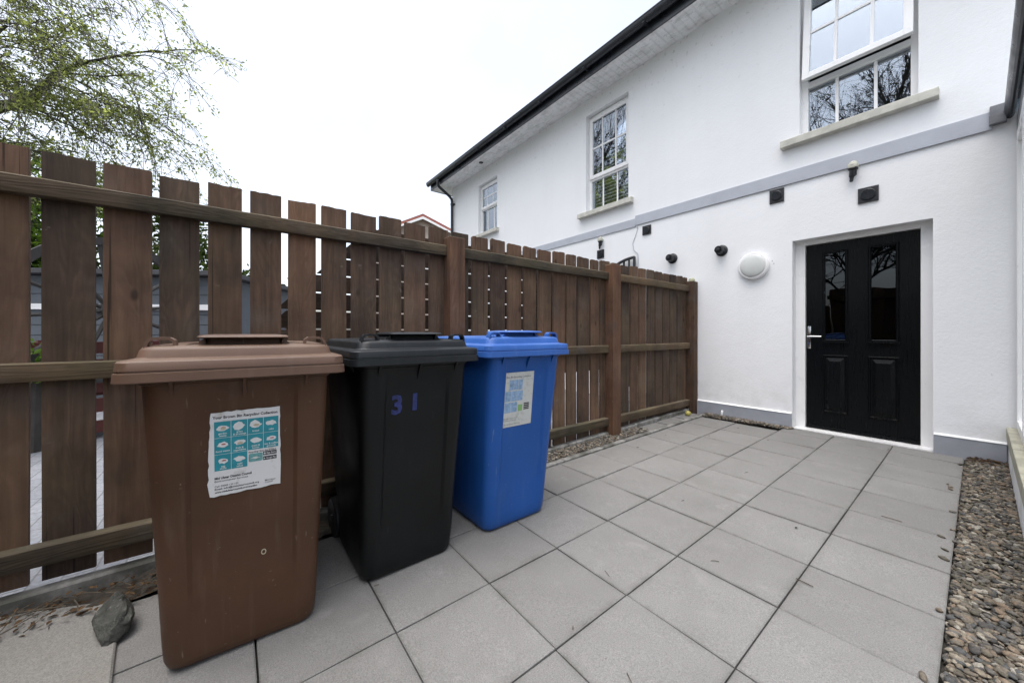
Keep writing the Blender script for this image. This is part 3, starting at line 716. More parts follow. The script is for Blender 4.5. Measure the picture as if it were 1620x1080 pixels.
# ------------------------------------------------------------ timber fence
fence = empty('timber_fence', (-2.28, 1.9, 0), 'weathered brown timber fence of upright boards along the left of the patio', 'fence')
def FE(b, nm, m, **k):
    o = b.build(nm, m, fence, **k); o.matrix_parent_inverse = Matrix.Translation((2.28, -1.9, 0)); return o
BO = [(-1.49, -1.345), (-1.315, -1.175), (-1.145, -1.0), (-.975, -.83), (-.80, -.638), (-.607, -.463), (-.44, -.291), (-.266, -.127), (-.095, .038), (.072, .208), (.24, .374), (.403, .535), (.563, .708), (.730, .869),
      (.893, 1.035), (1.065, 1.205), (1.24, 1.372), (1.405, 1.545), (1.575, 1.708), (1.739, 1.876), (1.904, 2.035), (2.065, 2.212), (2.243, 2.384), (2.412, 2.536), (2.562, 2.716), (2.744, 2.861),
      (2.889, 3.037), (3.066, 3.20), (3.230, 3.366), (3.398, 3.53), (3.562, 3.690), (3.720, 3.858), (3.886, 4.026), (4.052, 4.186), (4.212, 4.354), (4.385, 4.512), (4.54, 4.632)]
rr = random.Random(21)
for (y0, y1) in BO:
    zt_ = 1.814 + rr.uniform(-.008, .008); zb = .085 + rr.uniform(-.006, .01); t = rr.uniform(-.006, .006); c = .002
    if 1.3 < y0 < 4.6: zt_ -= .006; c = .009
    k = 7; top = [(y0, zt_ - c)] + [(y0 + c * .8 + (y1 - y0 - c * 1.6) * i / k, zt_ + t * (i / k - .5) + rr.uniform(-.002, .002)) for i in range(k + 1)] + [(y1, zt_ - c * rr.uniform(.5, 1.2))]
    kw = rr.uniform(-.003, .003)
    outl = [(y0 + kw, zb), (y0, .9)] + top + [(y1, .9), (y1 + kw, zb)]
    cup = rr.uniform(-.0015, .0015); b = MB()
    b.loft([[(-2.320 + cup, y, z) for y, z in outl], [(-2.3015 + cup, y, z) for y, z in outl]])
    for e in range(2): pass
    o = FE(b, 'board', M['board'])
BAYS = [(-1.55, 1.168), (1.288, 2.952), (3.082, 4.592)]
for (ya, yb) in BAYS:
    for (z0, z1) in ((1.622, 1.692), (.893, .966), (.168, .246)):
        b = MB(); nseg = 14
        secs = []
        for i in range(nseg + 1):
            y = ya + (yb - ya) * i / nseg; w = .0025 * noise.noise((y * 3, z0 * 9, 1)); w2 = .002 * noise.noise((y * 4, z0 * 9, 7))
            secs.append([(-2.300, y, z0 + w), (-2.253 + w2, y, z0 + w), (-2.250 + w2, y, z0 + .004 + w), (-2.250 + w2, y, z1 - .005 + w), (-2.255 + w2, y, z1 + w), (-2.300, y, z1 + w)])
        b.loft(secs); FE(b, 'rail', M['rail'], auto=40)
for (ya, yb, zt_) in ((-1.67, -1.552, 1.75), (1.170, 1.286, 1.748), (2.954, 3.080, 1.768), (4.594, 4.694, 1.745)):
    b = MB(); x0, x1 = -2.2985, -2.200; zb = -.1; e = .004
    q = lambda z, g, dz=(0, 0): [(x0 + g, ya + g, z + dz[0]), (x1 - g, ya + g, z + dz[1]), (x1 - g, yb - g, z + dz[1]), (x0 + g, yb - g, z + dz[0])]
    b.loft([q(zb, 0), q(.9, .001), q(zt_ - .005, 0), q(zt_, .005, (.004, -.002))]); FE(b, 'post', M['post'])

# the yard's rear fence, behind the camera: the door glass mirrors it and its length and height are set to shade the near slabs
rf = empty('rear_fence', (.4, -1.45, 0), 'brown board fence closing the yard behind the viewer, mirrored in the door glass and enlarged to cast shade', 'fence')
xx = -2.15; rr = random.Random(77)
def RF(b, nm, m): o = b.build(nm, m, rf); o.matrix_parent_inverse = Matrix.Translation((-.4, 1.45, 0))
while xx < 3.0:
    b = MB(); b.box(xx, xx + .14, -1.47, -1.452, .05, 2.08 + rr.uniform(-.01, .01), .002); RF(b, 'board', M['board']); xx += .1415
for z0 in (.2, 1.0, 1.85): b = MB(); b.box(-2.18, 3.1, -1.4515, -1.40, z0, z0 + .07, .003); RF(b, 'rail', M['rail'])
for px_ in (-.3, 1.6, 3.11): b = MB(); b.box(px_, px_ + .1, -1.40, -1.31, -.1, 2.0, .004); RF(b, 'post', M['post'])

# ------------------------------------------------------------ wheelie bins
def rrect(xb, xf, hw, r, z, rec=0, yw=.135, seg=5):
    pts = []
    def corner(cx_, cy_, a0):
        for k in range(seg + 1):
            a = a0 + pi / 2 * k / seg; pts.append((cx_ + r * cos(a), cy_ + r * sin(a), z))
    corner(xb + r, -hw + r, pi); corner(xf - r, -hw + r, -pi / 2)
    for yy, rc in ((-yw - .012, 0), (-yw, rec), (-yw * .4, rec), (yw * .4, rec), (yw, rec), (yw + .012, 0)): pts.append((xf - rc, yy, z))
    corner(xf - r, hw - r, 0); corner(xb + r, hw - r, pi / 2)
    return pts
def xfront(z): return .098 * z / .93
def wheelie_bin(name, loc, mats, label, yaw=0, ew=0.0, ef=0.0):
    root = empty(name, loc, label, 'wheelie bin', 'wheelie bins in a row against the fence'); root.rotation_euler.z = R(yaw)
    body, lidm = mats
    b = MB()
    S_ = [(.006, -.036, -.42, .180, .04, 0), (.0, -.022, -.435, .192, .045, 0), (.012, -.006, -.44, .207, .05, 0), (.035, .002, -.44, .213, .05, .001), (.09, xfront(.09), -.44, .216, .05, .006), (.2, xfront(.2), -.44, .219, .05, .010),
          (.27, xfront(.27), -.50, .221, .05, .011), (.5, xfront(.5), -.53, .229, .048, .011), (.78, xfront(.78), -.562, .239, .046, .011), (.895, xfront(.895), -.574, .242, .045, .010), (.918, xfront(.918), -.577, .243, .045, .002),
          (.922, xfront(.922) + .006, -.582, .249, .045, 0), (.945, xfront(.93) + .007, -.585, .252, .045, 0)]
    b.loft([rrect(xb, xf, hw, r, z, rc) for z, xf, xb, hw, r, rc in S_])
    o = b.build('body', body, root, auto=38)
    for yy in (-.172, 0, .172):
        b = MB(); x_ = xfront(.9); w = .0045
        tri = [(x_ - .014, .862), (x_ + .012, .912), (x_ + .026, .936), (x_ - .014, .936)]
        b.loft([[(p, yy - w, z) for p, z in tri], [(p, yy + w, z) for p, z in tri]]); b.build('gusset', body, root)
    for sgn in (-1, 1):
        for xx in (-.02, -.25, -.45):
            b = MB(); w = .0045; tri = [(sgn * .225, .862), (sgn * .250, .912), (sgn * .268, .936), (sgn * .225, .936)]
            b.loft([[(xx - w, p, z) for p, z in tri], [(xx + w, p, z) for p, z in tri]]); b.build('gusset', body, root)
    b = MB()
    L = [(.950, .118, -.588, .272, .035), (.936, .120, -.590, .274, .04), (.932, .134, -.595, .289, .036), (.9345, .136, -.596, .291, .037), (.959, .1345, -.596, .2895, .037), (.9605, .1295, -.594, .2845, .035), (.9645, .129, -.594, .284, .035),
         (.966, .132, -.594, .287, .036), (.9885, .130, -.594, .285, .036), (.9925, .126, -.592, .281, .035), (.996, .100, -.570, .258, .045), (.998, .096, -.566, .254, .045), (1.002, .094, -.564, .252, .045),
         (1.020, .090, -.560, .248, .045), (1.029, .083, -.553, .241, .042), (1.033, .072, -.540, .229, .04), (1.037, -.02, -.44, .14, .03), (1.038, -.12, -.34, .05, .01)]
    b.loft([rrect(xb, xf + (ef if q_ < 11 else ef * .7), hw + (ew if q_ < 11 else ew * .7), r, z) for q_, (z, xf, xb, hw, r) in enumerate(L)])
    lid = b.build('lid', lidm, root, auto=42)
    b = MB()   # raised grip in the middle of the lid
    b.loft([rrect(-.13, .026, .104, .012, 1.030, 0, .05), rrect(-.13, .020, .100, .012, 1.054, 0, .05)])
    b.loft([rrect(-.14, .078, .118, .02, 1.054, 0, .05), rrect(-.142, .083, .121, .02, 1.058, 0, .05), rrect(-.13, .076, .115, .02, 1.064, 0, .05), rrect(-.10, .03, .08, .02, 1.067, 0, .03)])
    for sgn in (-1, 1):
        t_ = [(sgn * .10, 1.03), (sgn * .105, 1.055), (sgn * .128, 1.034), (sgn * .13, 1.03)]
        b.loft([[(-.12, p, z) for p, z in t_], [(.03, p, z) for p, z in t_]])
    b.build('grip', lidm, lid, auto=40)
    for sgn in (-1, 1):
        b = MB(); pth = [(sgn * .232, 1.024), (sgn * .230, 1.042), (sgn * .222, 1.0525), (sgn * .205, 1.0545), (sgn * .180, 1.0535), (sgn * .171, 1.047), (sgn * .167, 1.028)]
        sc_ = []
        for k, (yy, zz) in enumerate(pth):
            a_, c_ = pth[max(0, k - 1)], pth[min(len(pth) - 1, k + 1)]; dy, dz = c_[0] - a_[0], c_[1] - a_[1]; l_ = math.hypot(dy, dz); nx_, nz_ = -dz / l_ * .004, dy / l_ * .004
            sc_.append([(.040, yy + nx_, zz + nz_), (.074, yy + nx_, zz + nz_), (.074, yy - nx_, zz - nz_), (.040, yy - nx_, zz - nz_)])
        b.loft(sc_); b.build('lid_loop', lidm, lid, auto=35)
    b = MB(); b.tube([(-.625, -.20, .985), (-.625, .20, .985)], .014, 12)
    for yy in (-.20, -.07, .07, .20): b.box(-.63, -.575, yy - .014, yy + .014, .955, .998, .005)
    b.build('handle', body, root, auto=40)
    for sgn in (-1, 1):
        Wm = Matrix.Translation((-.50, sgn * .205, .10)) @ Matrix.Rotation(sgn * -pi / 2, 4, 'X')
        b = MB(); b.lathe([(.060, -.022), (.092, -.026), (.100, -.018), (.100, .018), (.092, .026), (.060, .022)], Wm, 28); w_ = b.build('wheel', M['black_plastic'], root, auto=35)
        b = MB(); b.lathe([(.059, -.018), (.059, .015), (.02, .02), (.016, .03)], Wm, 20); b.build('hub', M['gutter'], w_, auto=35)
    b = MB(); b.tube([(-.50, -.2, .10), (-.50, .2, .10)], .011, 8); b.box(-.53, -.43, -.12, .12, .085, .14, .006); b.build('axle', body, root)
    return root
BR = (.088, .0425, .0225)
bins = [wheelie_bin('brown_bin', (-1.530, .036, G(-1.7, .06)), (plastic('brown_plastic', BR), plastic('brown_lid_plastic', (.140, .082, .056))), 'brown wheelie bin with teal and white sticker, nearest the camera', -3, .0, .010),
        wheelie_bin('black_bin', (-1.575, .640, G(-1.7, .64)), (plastic('black_bin_plastic', (.0028, .0040, .0048), .42, (.035, .04, .04)), plastic('black_lid_plastic', (.008, .0105, .013), .38, (.08, .085, .09))), 'black wheelie bin with the blue number 31, between brown and blue bins'),
        wheelie_bin('blue_bin', (-1.574, 1.255, G(-1.7, 1.26)), (plastic('blue_plastic', (.013, .085, .33), .42, (.2, .26, .38), .85), plastic('blue_lid_plastic', (.029, .108, .38), .42, (.28, .34, .46), .85)), 'blue wheelie bin with a pale printed label, farthest from the camera')]
SL = math.atan(.098 / .93)
def on_front(y, z, off=.0012, flat_=.0105):
    # local frame on a bin's front face: X -> +y, Y -> up the slope, Z -> outwards
    return Matrix.Translation((xfront(z) - flat_ + off, y, z)) @ Matrix(((0, sin(SL), cos(SL), 0), (1, 0, 0, 0), (0, cos(SL), -sin(SL), 0), (0, 0, 0, 1)))
# sticker on the brown bin
def quad(b, T, x0, x1, y0, y1, h, mi=0): b.add([T @ Vector(p) for p in ((x0, y0, h), (x1, y0, h), (x1, y1, h), (x0, y1, h))], [(0, 1, 2, 3)], mi)
def blob(b, T, cx_, cy_, rx, ry, h, seed, mi=0, n_=14, wob=.25):
    r_ = random.Random(seed); b.add([T @ Vector((cx_ + rx * cos(2 * pi * k / n_) * (1 + r_.uniform(-wob, wob)), cy_ + ry * sin(2 * pi * k / n_) * (1 + r_.uniform(-wob, wob)), h)) for k in range(n_)], [tuple(range(n_))], mi)
T = on_front(-.092, .551, .0015)
SW, SH = .190, .275
r_ = random.Random(2); edge = []
for (p, q, n_) in (((0, 0), (SW, .004), 14), ((SW, .004), (SW - .004, SH), 16), ((SW - .004, SH), (.006, SH - .002), 14), ((.006, SH - .002), (-.003, .03), 16)):
    for k in range(n_): a = k / n_; edge.append((p[0] + (q[0] - p[0]) * a + r_.uniform(-.0018, .0018), p[1] + (q[1] - p[1]) * a + r_.uniform(-.0018, .0018)))
b = MB(); nE = len(edge); b.add([T @ Vector((x, y, h)) for h in (0, .0006) for x, y in edge], [tuple(range(nE, 2 * nE))] + [(i, (i + 1) % nE, nE + (i + 1) % nE, nE + i) for i in range(nE)])
st = b.build('sticker', M['paper'], bins[0])
hs_ = .0010
b = MB(); gx0, gy1, cw, ch = .014, .243, .0425, .0535
cells = [(i, j) for j in range(3) for i in range(4) if not (j == 2 and i > 1)]
for i, j in cells: quad(b, T, gx0 + i * cw, gx0 + (i + 1) * cw - .0012, gy1 - (j + 1) * ch + .0012, gy1 - j * ch, hs_)
b.build('tile_print', M['teal'], st)
b = MB(); b2 = MB(); b3 = MB(); hh = .0013
for k, (i, j) in enumerate(cells):
    cx_, cy_ = gx0 + (i + .5) * cw, gy1 - (j + .40) * ch
    blob(b, T, cx_, cy_, .0145, .0085, hh, k, 0)
    if k in (1, 2): blob(b, T, cx_ - .002, cy_ + .001, .014, .014, hh + .0001, k + 40, 0, 8, .2)
    if k in (0, 4, 7, 8): blob(b2, T, cx_ + .002, cy_ + .001, .006, .0025, hh + .0003, k + 80)
    if k in (0, 2, 5): blob(b3, T, cx_ + .001, cy_ - .002, .008, .004, hh + .0004, k + 60)
words = ['garden\nwaste', 'grass\n& prunings', 'bread', 'cake', 'food waste', 'fruit &\nvegetables', 'meat &\nbones', 'tea & coffee\ngrounds', 'egg\nshells', 'cold\nashes']
for k, (i, j) in enumerate(cells):
    ls = words[k].split('\n')
    for q, wd in enumerate(ls): b.text(wd, .0078, T @ Matrix.Translation((gx0 + (i + .5) * cw, gy1 - (j + 1) * ch + .0125 - q * .0075 - (0 if len(ls) > 1 else .004), hh)), 0, 'CENTER', .0002)
b.build('picture_print', M['print_white'], st); b2.build('picture_print', M['print_pink'], st); b3.build('picture_print', M['print_cream'], st)
b = MB()
b.text('Your Brown Bin Recycling Collection', .0125, T @ Matrix.Translation((.010, .2525, hs_)), 0, 'LEFT', .0004, .170)
b.text('Recycling? Bear this in mind', .007, T @ Matrix.Translation((gx0 + 2 * cw + .002, gy1 - 2 * ch - .009, hs_)), 0, 'LEFT', .0002, .075)
b.text('Mid Ulster District Council', .0105, T @ Matrix.Translation((.014, .056, hs_)), 0, 'LEFT', .0004, .095)
b.text('Environmental Services', .008, T @ Matrix.Translation((.014, .047, hs_)), 0, 'LEFT', .0001, .085)
b.text('Call: 03000 132 132', .008, T @ Matrix.Translation((.014, .030, hs_)), 0, 'LEFT', .0001, .06)
b.text('Email: info@midulstercouncil.org', .008, T @ Matrix.Translation((.014, .021, hs_)), 0, 'LEFT', .0002, .115)
b.text('www.midulstercouncil.org/recycling', .008, T @ Matrix.Translation((.014, .011, hs_)), 0, 'LEFT', .0003, .11)
b.text('Mid Ulster\nCouncil', .007, T @ Matrix.Translation((.145, .022, hs_)), 0, 'LEFT', .0001)
for yy in (.018, .027):
    quad(b, T, .140, .178, .0955 if yy < .02 else .1125, .1085 if yy < .02 else .1255, hs_)
b.build('lettering', M['ink'], st)
b = MB(); b.text('App Store', .0085, T @ Matrix.Translation((.149, .1165, hh)), 0, 'LEFT', .0002, .026); b.text('Google Play', .008, T @ Matrix.Translation((.149, .0995, hh)), 0, 'LEFT', .0001, .027)
b.add([T @ Vector(p) for p in ((.142, .099, hh), (.147, .102, hh), (.142, .105, hh))], [(0, 1, 2)]); blob(b, T, .1447, .119, .0026, .0035, hh, 3, 0, 10, .05)
quad(b, T, .106, .132, .107, .1085, hh); blob(b, T, .119, .109, .008, .004, hh, 9, 0, 12, .2)
b.build('badge_print', M['print_white'], st)
b = MB(); b.add([T @ Vector((x, y, hs_ + .0001)) for x, y in ((.104, .096), (.136, .096), (.139, .099), (.139, .121), (.136, .124), (.104, .124), (.101, .121), (.101, .099))], [tuple(range(8))]); b.build('tile_print', simple('app_tile', (.12, .30, .30), .5, .3, 60, 0), st)
# pale scuff mark and chips on the brown body
b = MB(); T2 = on_front(.050, .322, .0012)
n_ = 20
for k in range(n_):
    a, c = 2 * pi * k / n_, 2 * pi * (k + 1) / n_
    b.add([T2 @ Vector((.0075 * r_1 * cos(t_), .0105 * r_1 * sin(t_), .0)) for r_1, t_ in ((1, a), (1, c), (.62, c), (.62, a))], [(0, 1, 2, 3)])
b.build('scuff', M['print_cream'], bins[0])
# number on the black bin
b = MB(); T = on_front(-.114, .722, .0012)
b.text('3', .112, T @ Matrix.Translation((0, 0, 0)), 0, 'LEFT', .004, .046)
quad(b, T, .092, .112, .004, .080, .0)
b.build('number', M['number_blue'], bins[1])
# faded label on the blue bin
T = on_front(-.152, .556, .0015); b = MB(); SW2, SH2 = .205, .292
b.box(0, SW2, 0, SH2, 0, .0006, mat=T); lb = b.build('label', M['paper_faded'], bins[2])
b = MB()
for j, (yy, x0_, x1_) in enumerate(((.198, .04, .13), (.138, .015, .135), (.078, .015, .10))):
    nC = 3 if j < 2 else 2
    for k in range(nC): quad(b, T, x0_ + (x1_ - x0_) * k / nC + .001, x0_ + (x1_ - x0_) * (k + 1) / nC - .001, yy, yy + .054, hs_)
b.build('tile_print', M['print_blue'], lb)
b = MB(); b.text('Blue Bin Recycling Collection', .014, T @ Matrix.Translation((.018, .263, hs_)), 0, 'LEFT', .0002, .165)
b.text('Mid Ulster District Council', .010, T @ Matrix.Translation((.015, .043, hs_)), 0, 'LEFT', .0001, .09)
b.text('Environmental Services', .009, T @ Matrix.Translation((.015, .033, hs_)), 0, 'LEFT', .0001, .085)
b.text('www.midulstercouncil.org/recycling', .009, T @ Matrix.Translation((.015, .012, hs_)), 0, 'LEFT', .0001, .11); b.build('lettering', M['ink_grey'], lb)
b = MB()
for k in range(4): quad(b, T, .145, .183, .084 + k * .010, .091 + k * .010, hs_)
b.build('badge_print', M['ink'], lb)
b = MB(); quad(b, T, .106, .136, .080, .115, hs_); b.build('tile_print', M['print_green'], lb)

# ------------------------------------------------------------ small things on the ground
def lump(name, loc, sc_, m, seed, label, cat, amp=.35, sub=4, rot=(0, 0, 0), fac=False):
    bm = bmesh.new(); bmesh.ops.create_icosphere(bm, subdivisions=sub, radius=1)
    for q in bm.verts:
        p = q.co.copy(); d = 1 + amp * (noise.noise(p * 1.3 + Vector((seed, 0, 0))) + .5 * noise.noise(p * 3 + Vector((0, seed, 0))))
        if fac: d = min(d, .84 / max(.55, max(abs(p.dot(Vector(w).normalized())) for w in ((1, .3, .2), (-.4, 1, .3), (.1, -.3, 1), (.8, -.7, .6)))))
        q.co = Vector((p.x * d * sc_[0], p.y * d * sc_[1], p.z * d * sc_[2]))
    me = bpy.data.meshes.new(name); bm.to_mesh(me); bm.free(); me.polygons.foreach_set('use_smooth', [True] * len(me.polygons)); me.set_sharp_from_angle(angle=R(9 if fac else 28))
    me.materials.append(m); o = bpy.data.objects.new(name, me); COL.objects.link(o); o.location = loc; o.rotation_euler = rot
    return tag(o, label, cat)
lump('rock', (-1.895, -.335, .062), (.098, .052, .046), M['rock'], 4.2, 'jagged grey rock lying on the pale slab beside the brown bin', 'rock', .45, 4, (.1, .28, R(8)), True)
lump('apple', (-2.165, 4.37, G(-2.1, 4.37) + .034), (.034, .034, .032), simple('apple', (.36, .32, .08), .4, .3, 40, .1), 1.0, 'yellow green apple lying by the fence end post', 'apple', .05, 3)
lump('foam_lump', (-2.25, 4.642, 1.765), (.040, .042, .026), simple('foam', (.40, .41, .28), .8, .2, 60, .4), 7.0, 'pale lump of moss sitting on the end fence post', 'moss', .3, 3)

def leaves_mesh(name, pts, size, mat, parent=None, dirs=None, flatz=False, aspect=.45):
    n_ = len(pts)
    A = rot_rand(n_)
    if flatz:
        ya = rng.uniform(0, 2 * pi, n_); A = np.zeros((n_, 3, 3)); A[:, 0, 0] = np.cos(ya); A[:, 1, 0] = np.sin(ya); A[:, 0, 1] = -np.sin(ya); A[:, 1, 1] = np.cos(ya); A[:, 2, 2] = 1
        ti = rng.normal(0, .3, n_); B = np.zeros((n_, 3, 3)); B[:, 0, 0] = 1; B[:, 1, 1] = np.cos(ti); B[:, 1, 2] = -np.sin(ti); B[:, 2, 1] = np.sin(ti); B[:, 2, 2] = np.cos(ti); A = A @ B
    base = np.array([(-1, 0, 0), (-.25, -aspect, .12), (.45, -aspect * .7, .1), (1, 0, -.12), (.45, aspect * .7, .1), (-.25, aspect, .12)]) * .5
    s_ = size * rng.uniform(.6, 1.3, n_)
    v_ = np.einsum('nij,kj->nki', A, base) * s_[:, None, None] + np.asarray(pts)[:, None, :]
    f0 = np.array([(0, 1, 2, 3), (0, 3, 4, 5)])
    f_ = (f0[None] + (np.arange(n_) * 6)[:, None, None]).reshape(-1, 4)
    return arr_mesh(name, v_.reshape(-1, 3), f_, mat, parent)
# dead leaves: soil strip corner, gravel by the right wall, odd ones on the slabs
x = np.concatenate([rng.uniform(-2.24, -2.03, 240), rng.uniform(-.06, .13, 150), rng.uniform(-1.95, -.1, 3)])
y = np.concatenate([rng.uniform(-.75, .15, 240), 4.68 - np.abs(rng.normal(0, .07, 150)), rng.uniform(.5, 4.5, 3)])
z = -.0065 * x + .0162 * y + np.concatenate([rng.uniform(.022, .05, 240), rng.uniform(.012, .03, 150), np.full(3, .004)])
tag(leaves_mesh('fallen_leaves', np.stack([x, y, z], 1), .024, M['dry_leaf'], flatz=True), 'dry brown leaves and litter on soil, gravel and slabs', 'leaves', kind='stuff')
b = MB(); rr = random.Random(8)
for (cx_, cy_, L_, m_) in [(-.63, .95, .05, 0), (-1.0, 1.3, .02, 0), (-.45, 1.9, .03, 0), (-.3, 2.9, .04, 0)] + [(rr.uniform(-2.0, -.1), rr.uniform(.4, 4.4), rr.uniform(.006, .022), 0) for _ in range(12)] + [(rr.uniform(-2.2, -2.09), rr.uniform(-.7, .1), rr.uniform(.03, .09), 0) for _ in range(24)]:
    a = rr.uniform(0, pi); dx, dy = cos(a) * L_, sin(a) * L_; z = G(cx_, cy_) + (.004 if cx_ > -2.03 else .042)
    b.tube([(cx_ - dx, cy_ - dy, z), (cx_ + dy * .1, cy_ + dx * .1, z + .002), (cx_ + dx, cy_ + dy, z)], rr.uniform(.0012, .0022), 5)
tag(b.build('twig_litter', simple('twig', (.085, .07, .05), .9, .5, 30, .2)), 'short dry twigs and stalks scattered over the patio and soil', 'twigs', kind='stuff')

# ------------------------------------------------------------ beyond the fence
# horizontal slat fence standing a little behind, its end cut on a slope
sf = empty('slat_fence', (-3.0, 1.6, 0), 'horizontal slat fence with sloping end seen through gaps in the upright boards', 'fence')
rr = random.Random(6)
k = 0; z = 1.925
while z > .1:
    z0 = z - .124; ys = .20 + max(0, (z0 - 1.19)) * .92; ye = 2.75
    b = MB(); ztop = z
    if z0 > 1.10: b.loft([[(x_, ys - .02, z0), (x_, ye, z0), (x_, ye, z), (x_, ys + .10, z)] for x_ in (-3.018, -3.0)])
    else: b.box(-3.018, -3.0, ys, ye, z0, z)
    o = b.build('slat', M['slat'], sf); o.matrix_parent_inverse = Matrix.Translation((3.0, -1.6, 0)); z -= .136
b = MB(); b.box(-3.02, -2.99, 2.76, 4.64, .62, 1.86, .003); o = b.build('solid_panel', M['slat'], sf); o.matrix_parent_inverse = Matrix.Translation((3.0, -1.6, 0))
for yy in (.34, 1.5, 2.68, 4.58):
    b = MB(); b.box(-3.09, -3.02, yy - .035, yy + .035, -.05, 1.20 if yy < 1 else 1.88, .004); o = b.build('post', M['post'], sf); o.matrix_parent_inverse = Matrix.Translation((3.0, -1.6, 0))
# red cart with big spoked wheel
ct = empty('garden_cart', (-5.6, -1.0, 0), 'dark red timber garden cart with a big spoked wheel behind the fence', 'cart')
fwd = Vector((.83, .55, 0)).normalized(); side = Vector((-fwd.y, fwd.x, 0))
Tc = Matrix.Translation((0, 0, G(-5.6, -1))) @ Matrix(((side.x, fwd.x, 0, 0), (side.y, fwd.y, 0, 0), (0, 0, 1, 0), (0, 0, 0, 1)))
b = MB()
for k, (z0, z1) in enumerate(((.05, .17), (.26, .40), (.46, .60), (.66, .80), (.86, .98))): b.box(-1.5, 1.3, -.02, .02, z0, z1, .004, mat=Tc)
for xx in (-1.4, -.5, .4, 1.2): b.box(xx, xx + .08, -.06, -.021, 0, 1.0, mat=Tc)
b.build('side_boards', M['red_wood'], ct)
b = MB(); b.box(-1.5, 1.3, -.9, -.07, .42, .46, mat=Tc); b.build('bed', M['red_wood'], ct)
b = MB(); Cw = Tc @ Matrix.Translation((-.05, .09, 1.30)) @ Matrix.Rotation(pi / 2, 4, 'X'); Rw = .74; nn = 48
ringp = lambda r0, h: [Cw @ Vector((r0 * cos(2 * pi * k / nn), r0 * sin(2 * pi * k / nn), h)) for k in range(nn)]
b.loft([ringp(Rw, -.03), ringp(Rw, .03), ringp(Rw - .075, .03), ringp(Rw - .075, -.03), ringp(Rw, -.03)], False, False); w_ = b.build('wheel', M['wheel_wood'], ct, auto=40)
b = MB()
for k in range(12): a = 2 * pi * k / 12 + .13; b.tube([Cw @ Vector((.06 * cos(a), .06 * sin(a), 0)), Cw @ Vector(((Rw - .06) * cos(a), (Rw - .06) * sin(a), 0))], .020, 6)
b.build('spokes', M['wheel_wood'], w_)
b = MB(); b.lathe([(.05, -.08), (.09, -.06), (.09, .06), (.05, .08)], Cw, 20); b.build('hub', M['wheel_wood'], w_, auto=40)
# grey shed beyond
sh = empty('garden_shed', (-9.5, -2.2, 0), 'grey boarded garden shed with white trim beyond the fence', 'shed')
Ts = Matrix.Rotation(R(-32), 4, 'Z')
b = MB(); b.box(-1.2, 1.2, -3.6, 3.2, -.4, 1.90, mat=Ts)
for k in range(12): b.box(1.2, 1.215, -3.6, 3.2, .05 + k * .145, .05 + k * .145 + .135, .004, mat=Ts)
b.build('wall', M['shed'], sh)
b = MB(); b.box(1.216, 1.25, -3.65, 3.25, 1.42, 1.50, .005, mat=Ts); b.build('trim', M['shed_white'], sh)
b = MB(); b.box(-1.35, 1.35, -3.75, 3.35, 1.91, 1.98, .01, mat=Ts @ Matrix.Rotation(R(0), 4, 'Y')); b.build('roof', M['roof'], sh)
# far house, just its red gable over the fence
fh = empty('red_roof_house', (-21.5, 9.5, 0), 'far house showing only its red tiled gable over the fence', 'house')
Tf = Matrix.Rotation(R(-22), 4, 'Z')
b = MB(); hw, pe, ea = 3.2, 8.35, 6.9
b.loft([[Tf @ Vector(p) for p in ((x_, -hw, -.5), (x_, hw, -.5), (x_, hw, ea), (x_, 0, pe), (x_, -hw, ea))] for x_ in (-8, 0)]); b.build('wall', simple('pale_brick', (.40, .33, .29), .9, .2, 3, .2), fh)
b = MB()
for s_ in (-1, 1): b.loft([[Tf @ Vector(p) for p in ((x_, s_ * (hw + .4), ea - .19), (x_, 0, pe + .02), (x_, 0, pe + .20), (x_, s_ * (hw + .4), ea - .01))] for x_ in (-8.2, .35)])
b.build('roof', M['roof_red'], fh)
b = MB()
for s_ in (-1, 1): b.loft([[Tf @ Vector(p) for p in ((x_, s_ * (hw + .4), ea - .27), (x_, 0, pe - .14), (x_, 0, pe + .015), (x_, s_ * (hw + .4), ea - .195))] for x_ in (.36, .40)])
b.build('bargeboard', M['upvc'], fh)
b = MB(); b.box(.002, .05, -.7, .7, 5.0, 6.4, mat=Tf); b.build('window', M['upvc'], fh)

# ------------------------------------------------------------ trees
class Tree:
    def __init__(s, seed): s.r = random.Random(seed); s.mb = MB(); s.leaf = []
    def rv(s, k): return Vector((s.r.gauss(0, k), s.r.gauss(0, k), s.r.gauss(0, k)))
    def branch(s, p, d, L, r0, lvl, trop, wig=.12, kids=None, leafy=0, sides=5, r1=None, spread=.6):
        n_ = max(3, int(L / max(.12, L / 9))); pts = [p.copy()]; rad = [r0]; d = d.normalized()
        r1 = r0 * .25 if r1 is None else r1
        for i in range(n_):
            d = (d + s.rv(wig) + trop * (1 / n_)).normalized(); p = p + d * (L / n_); pts.append(p.copy()); rad.append(r0 + (r1 - r0) * (i + 1) / n_)
        s.mb.tube(pts, rad, sides, cap=False)
        if leafy:
            for _ in range(int(leafy * L)):
                t = s.r.random() ** .6 * n_; i = min(n_ - 1, int(t)); c = pts[i].lerp(pts[i + 1], t - i)
                for _2 in range(s.r.randint(4, 11)): s.leaf.append(c + s.rv(.055))
        if kids:
            (cnt, ratio), rest = kids[0], kids[1:]
            for _ in range(cnt):
                t = s.r.uniform(.18, 1.0) * n_; i = min(n_ - 1, int(t)); c = pts[i].lerp(pts[i + 1], t - i); dd = (pts[i + 1] - pts[i]).normalized()
                s.branch(c, dd + s.rv(spread), L * ratio * s.r.uniform(.6, 1.25), max(.004, rad[i] * .6), lvl + 1, trop, wig, rest, leafy if not rest else leafy * .25, 4 if lvl > 0 else 5, .003, spread)
        return pts
UP = Vector((0, 0, 1)); RT = Vector((.6115, .791, 0)); FW = Vector((-.791, .6115, 0))
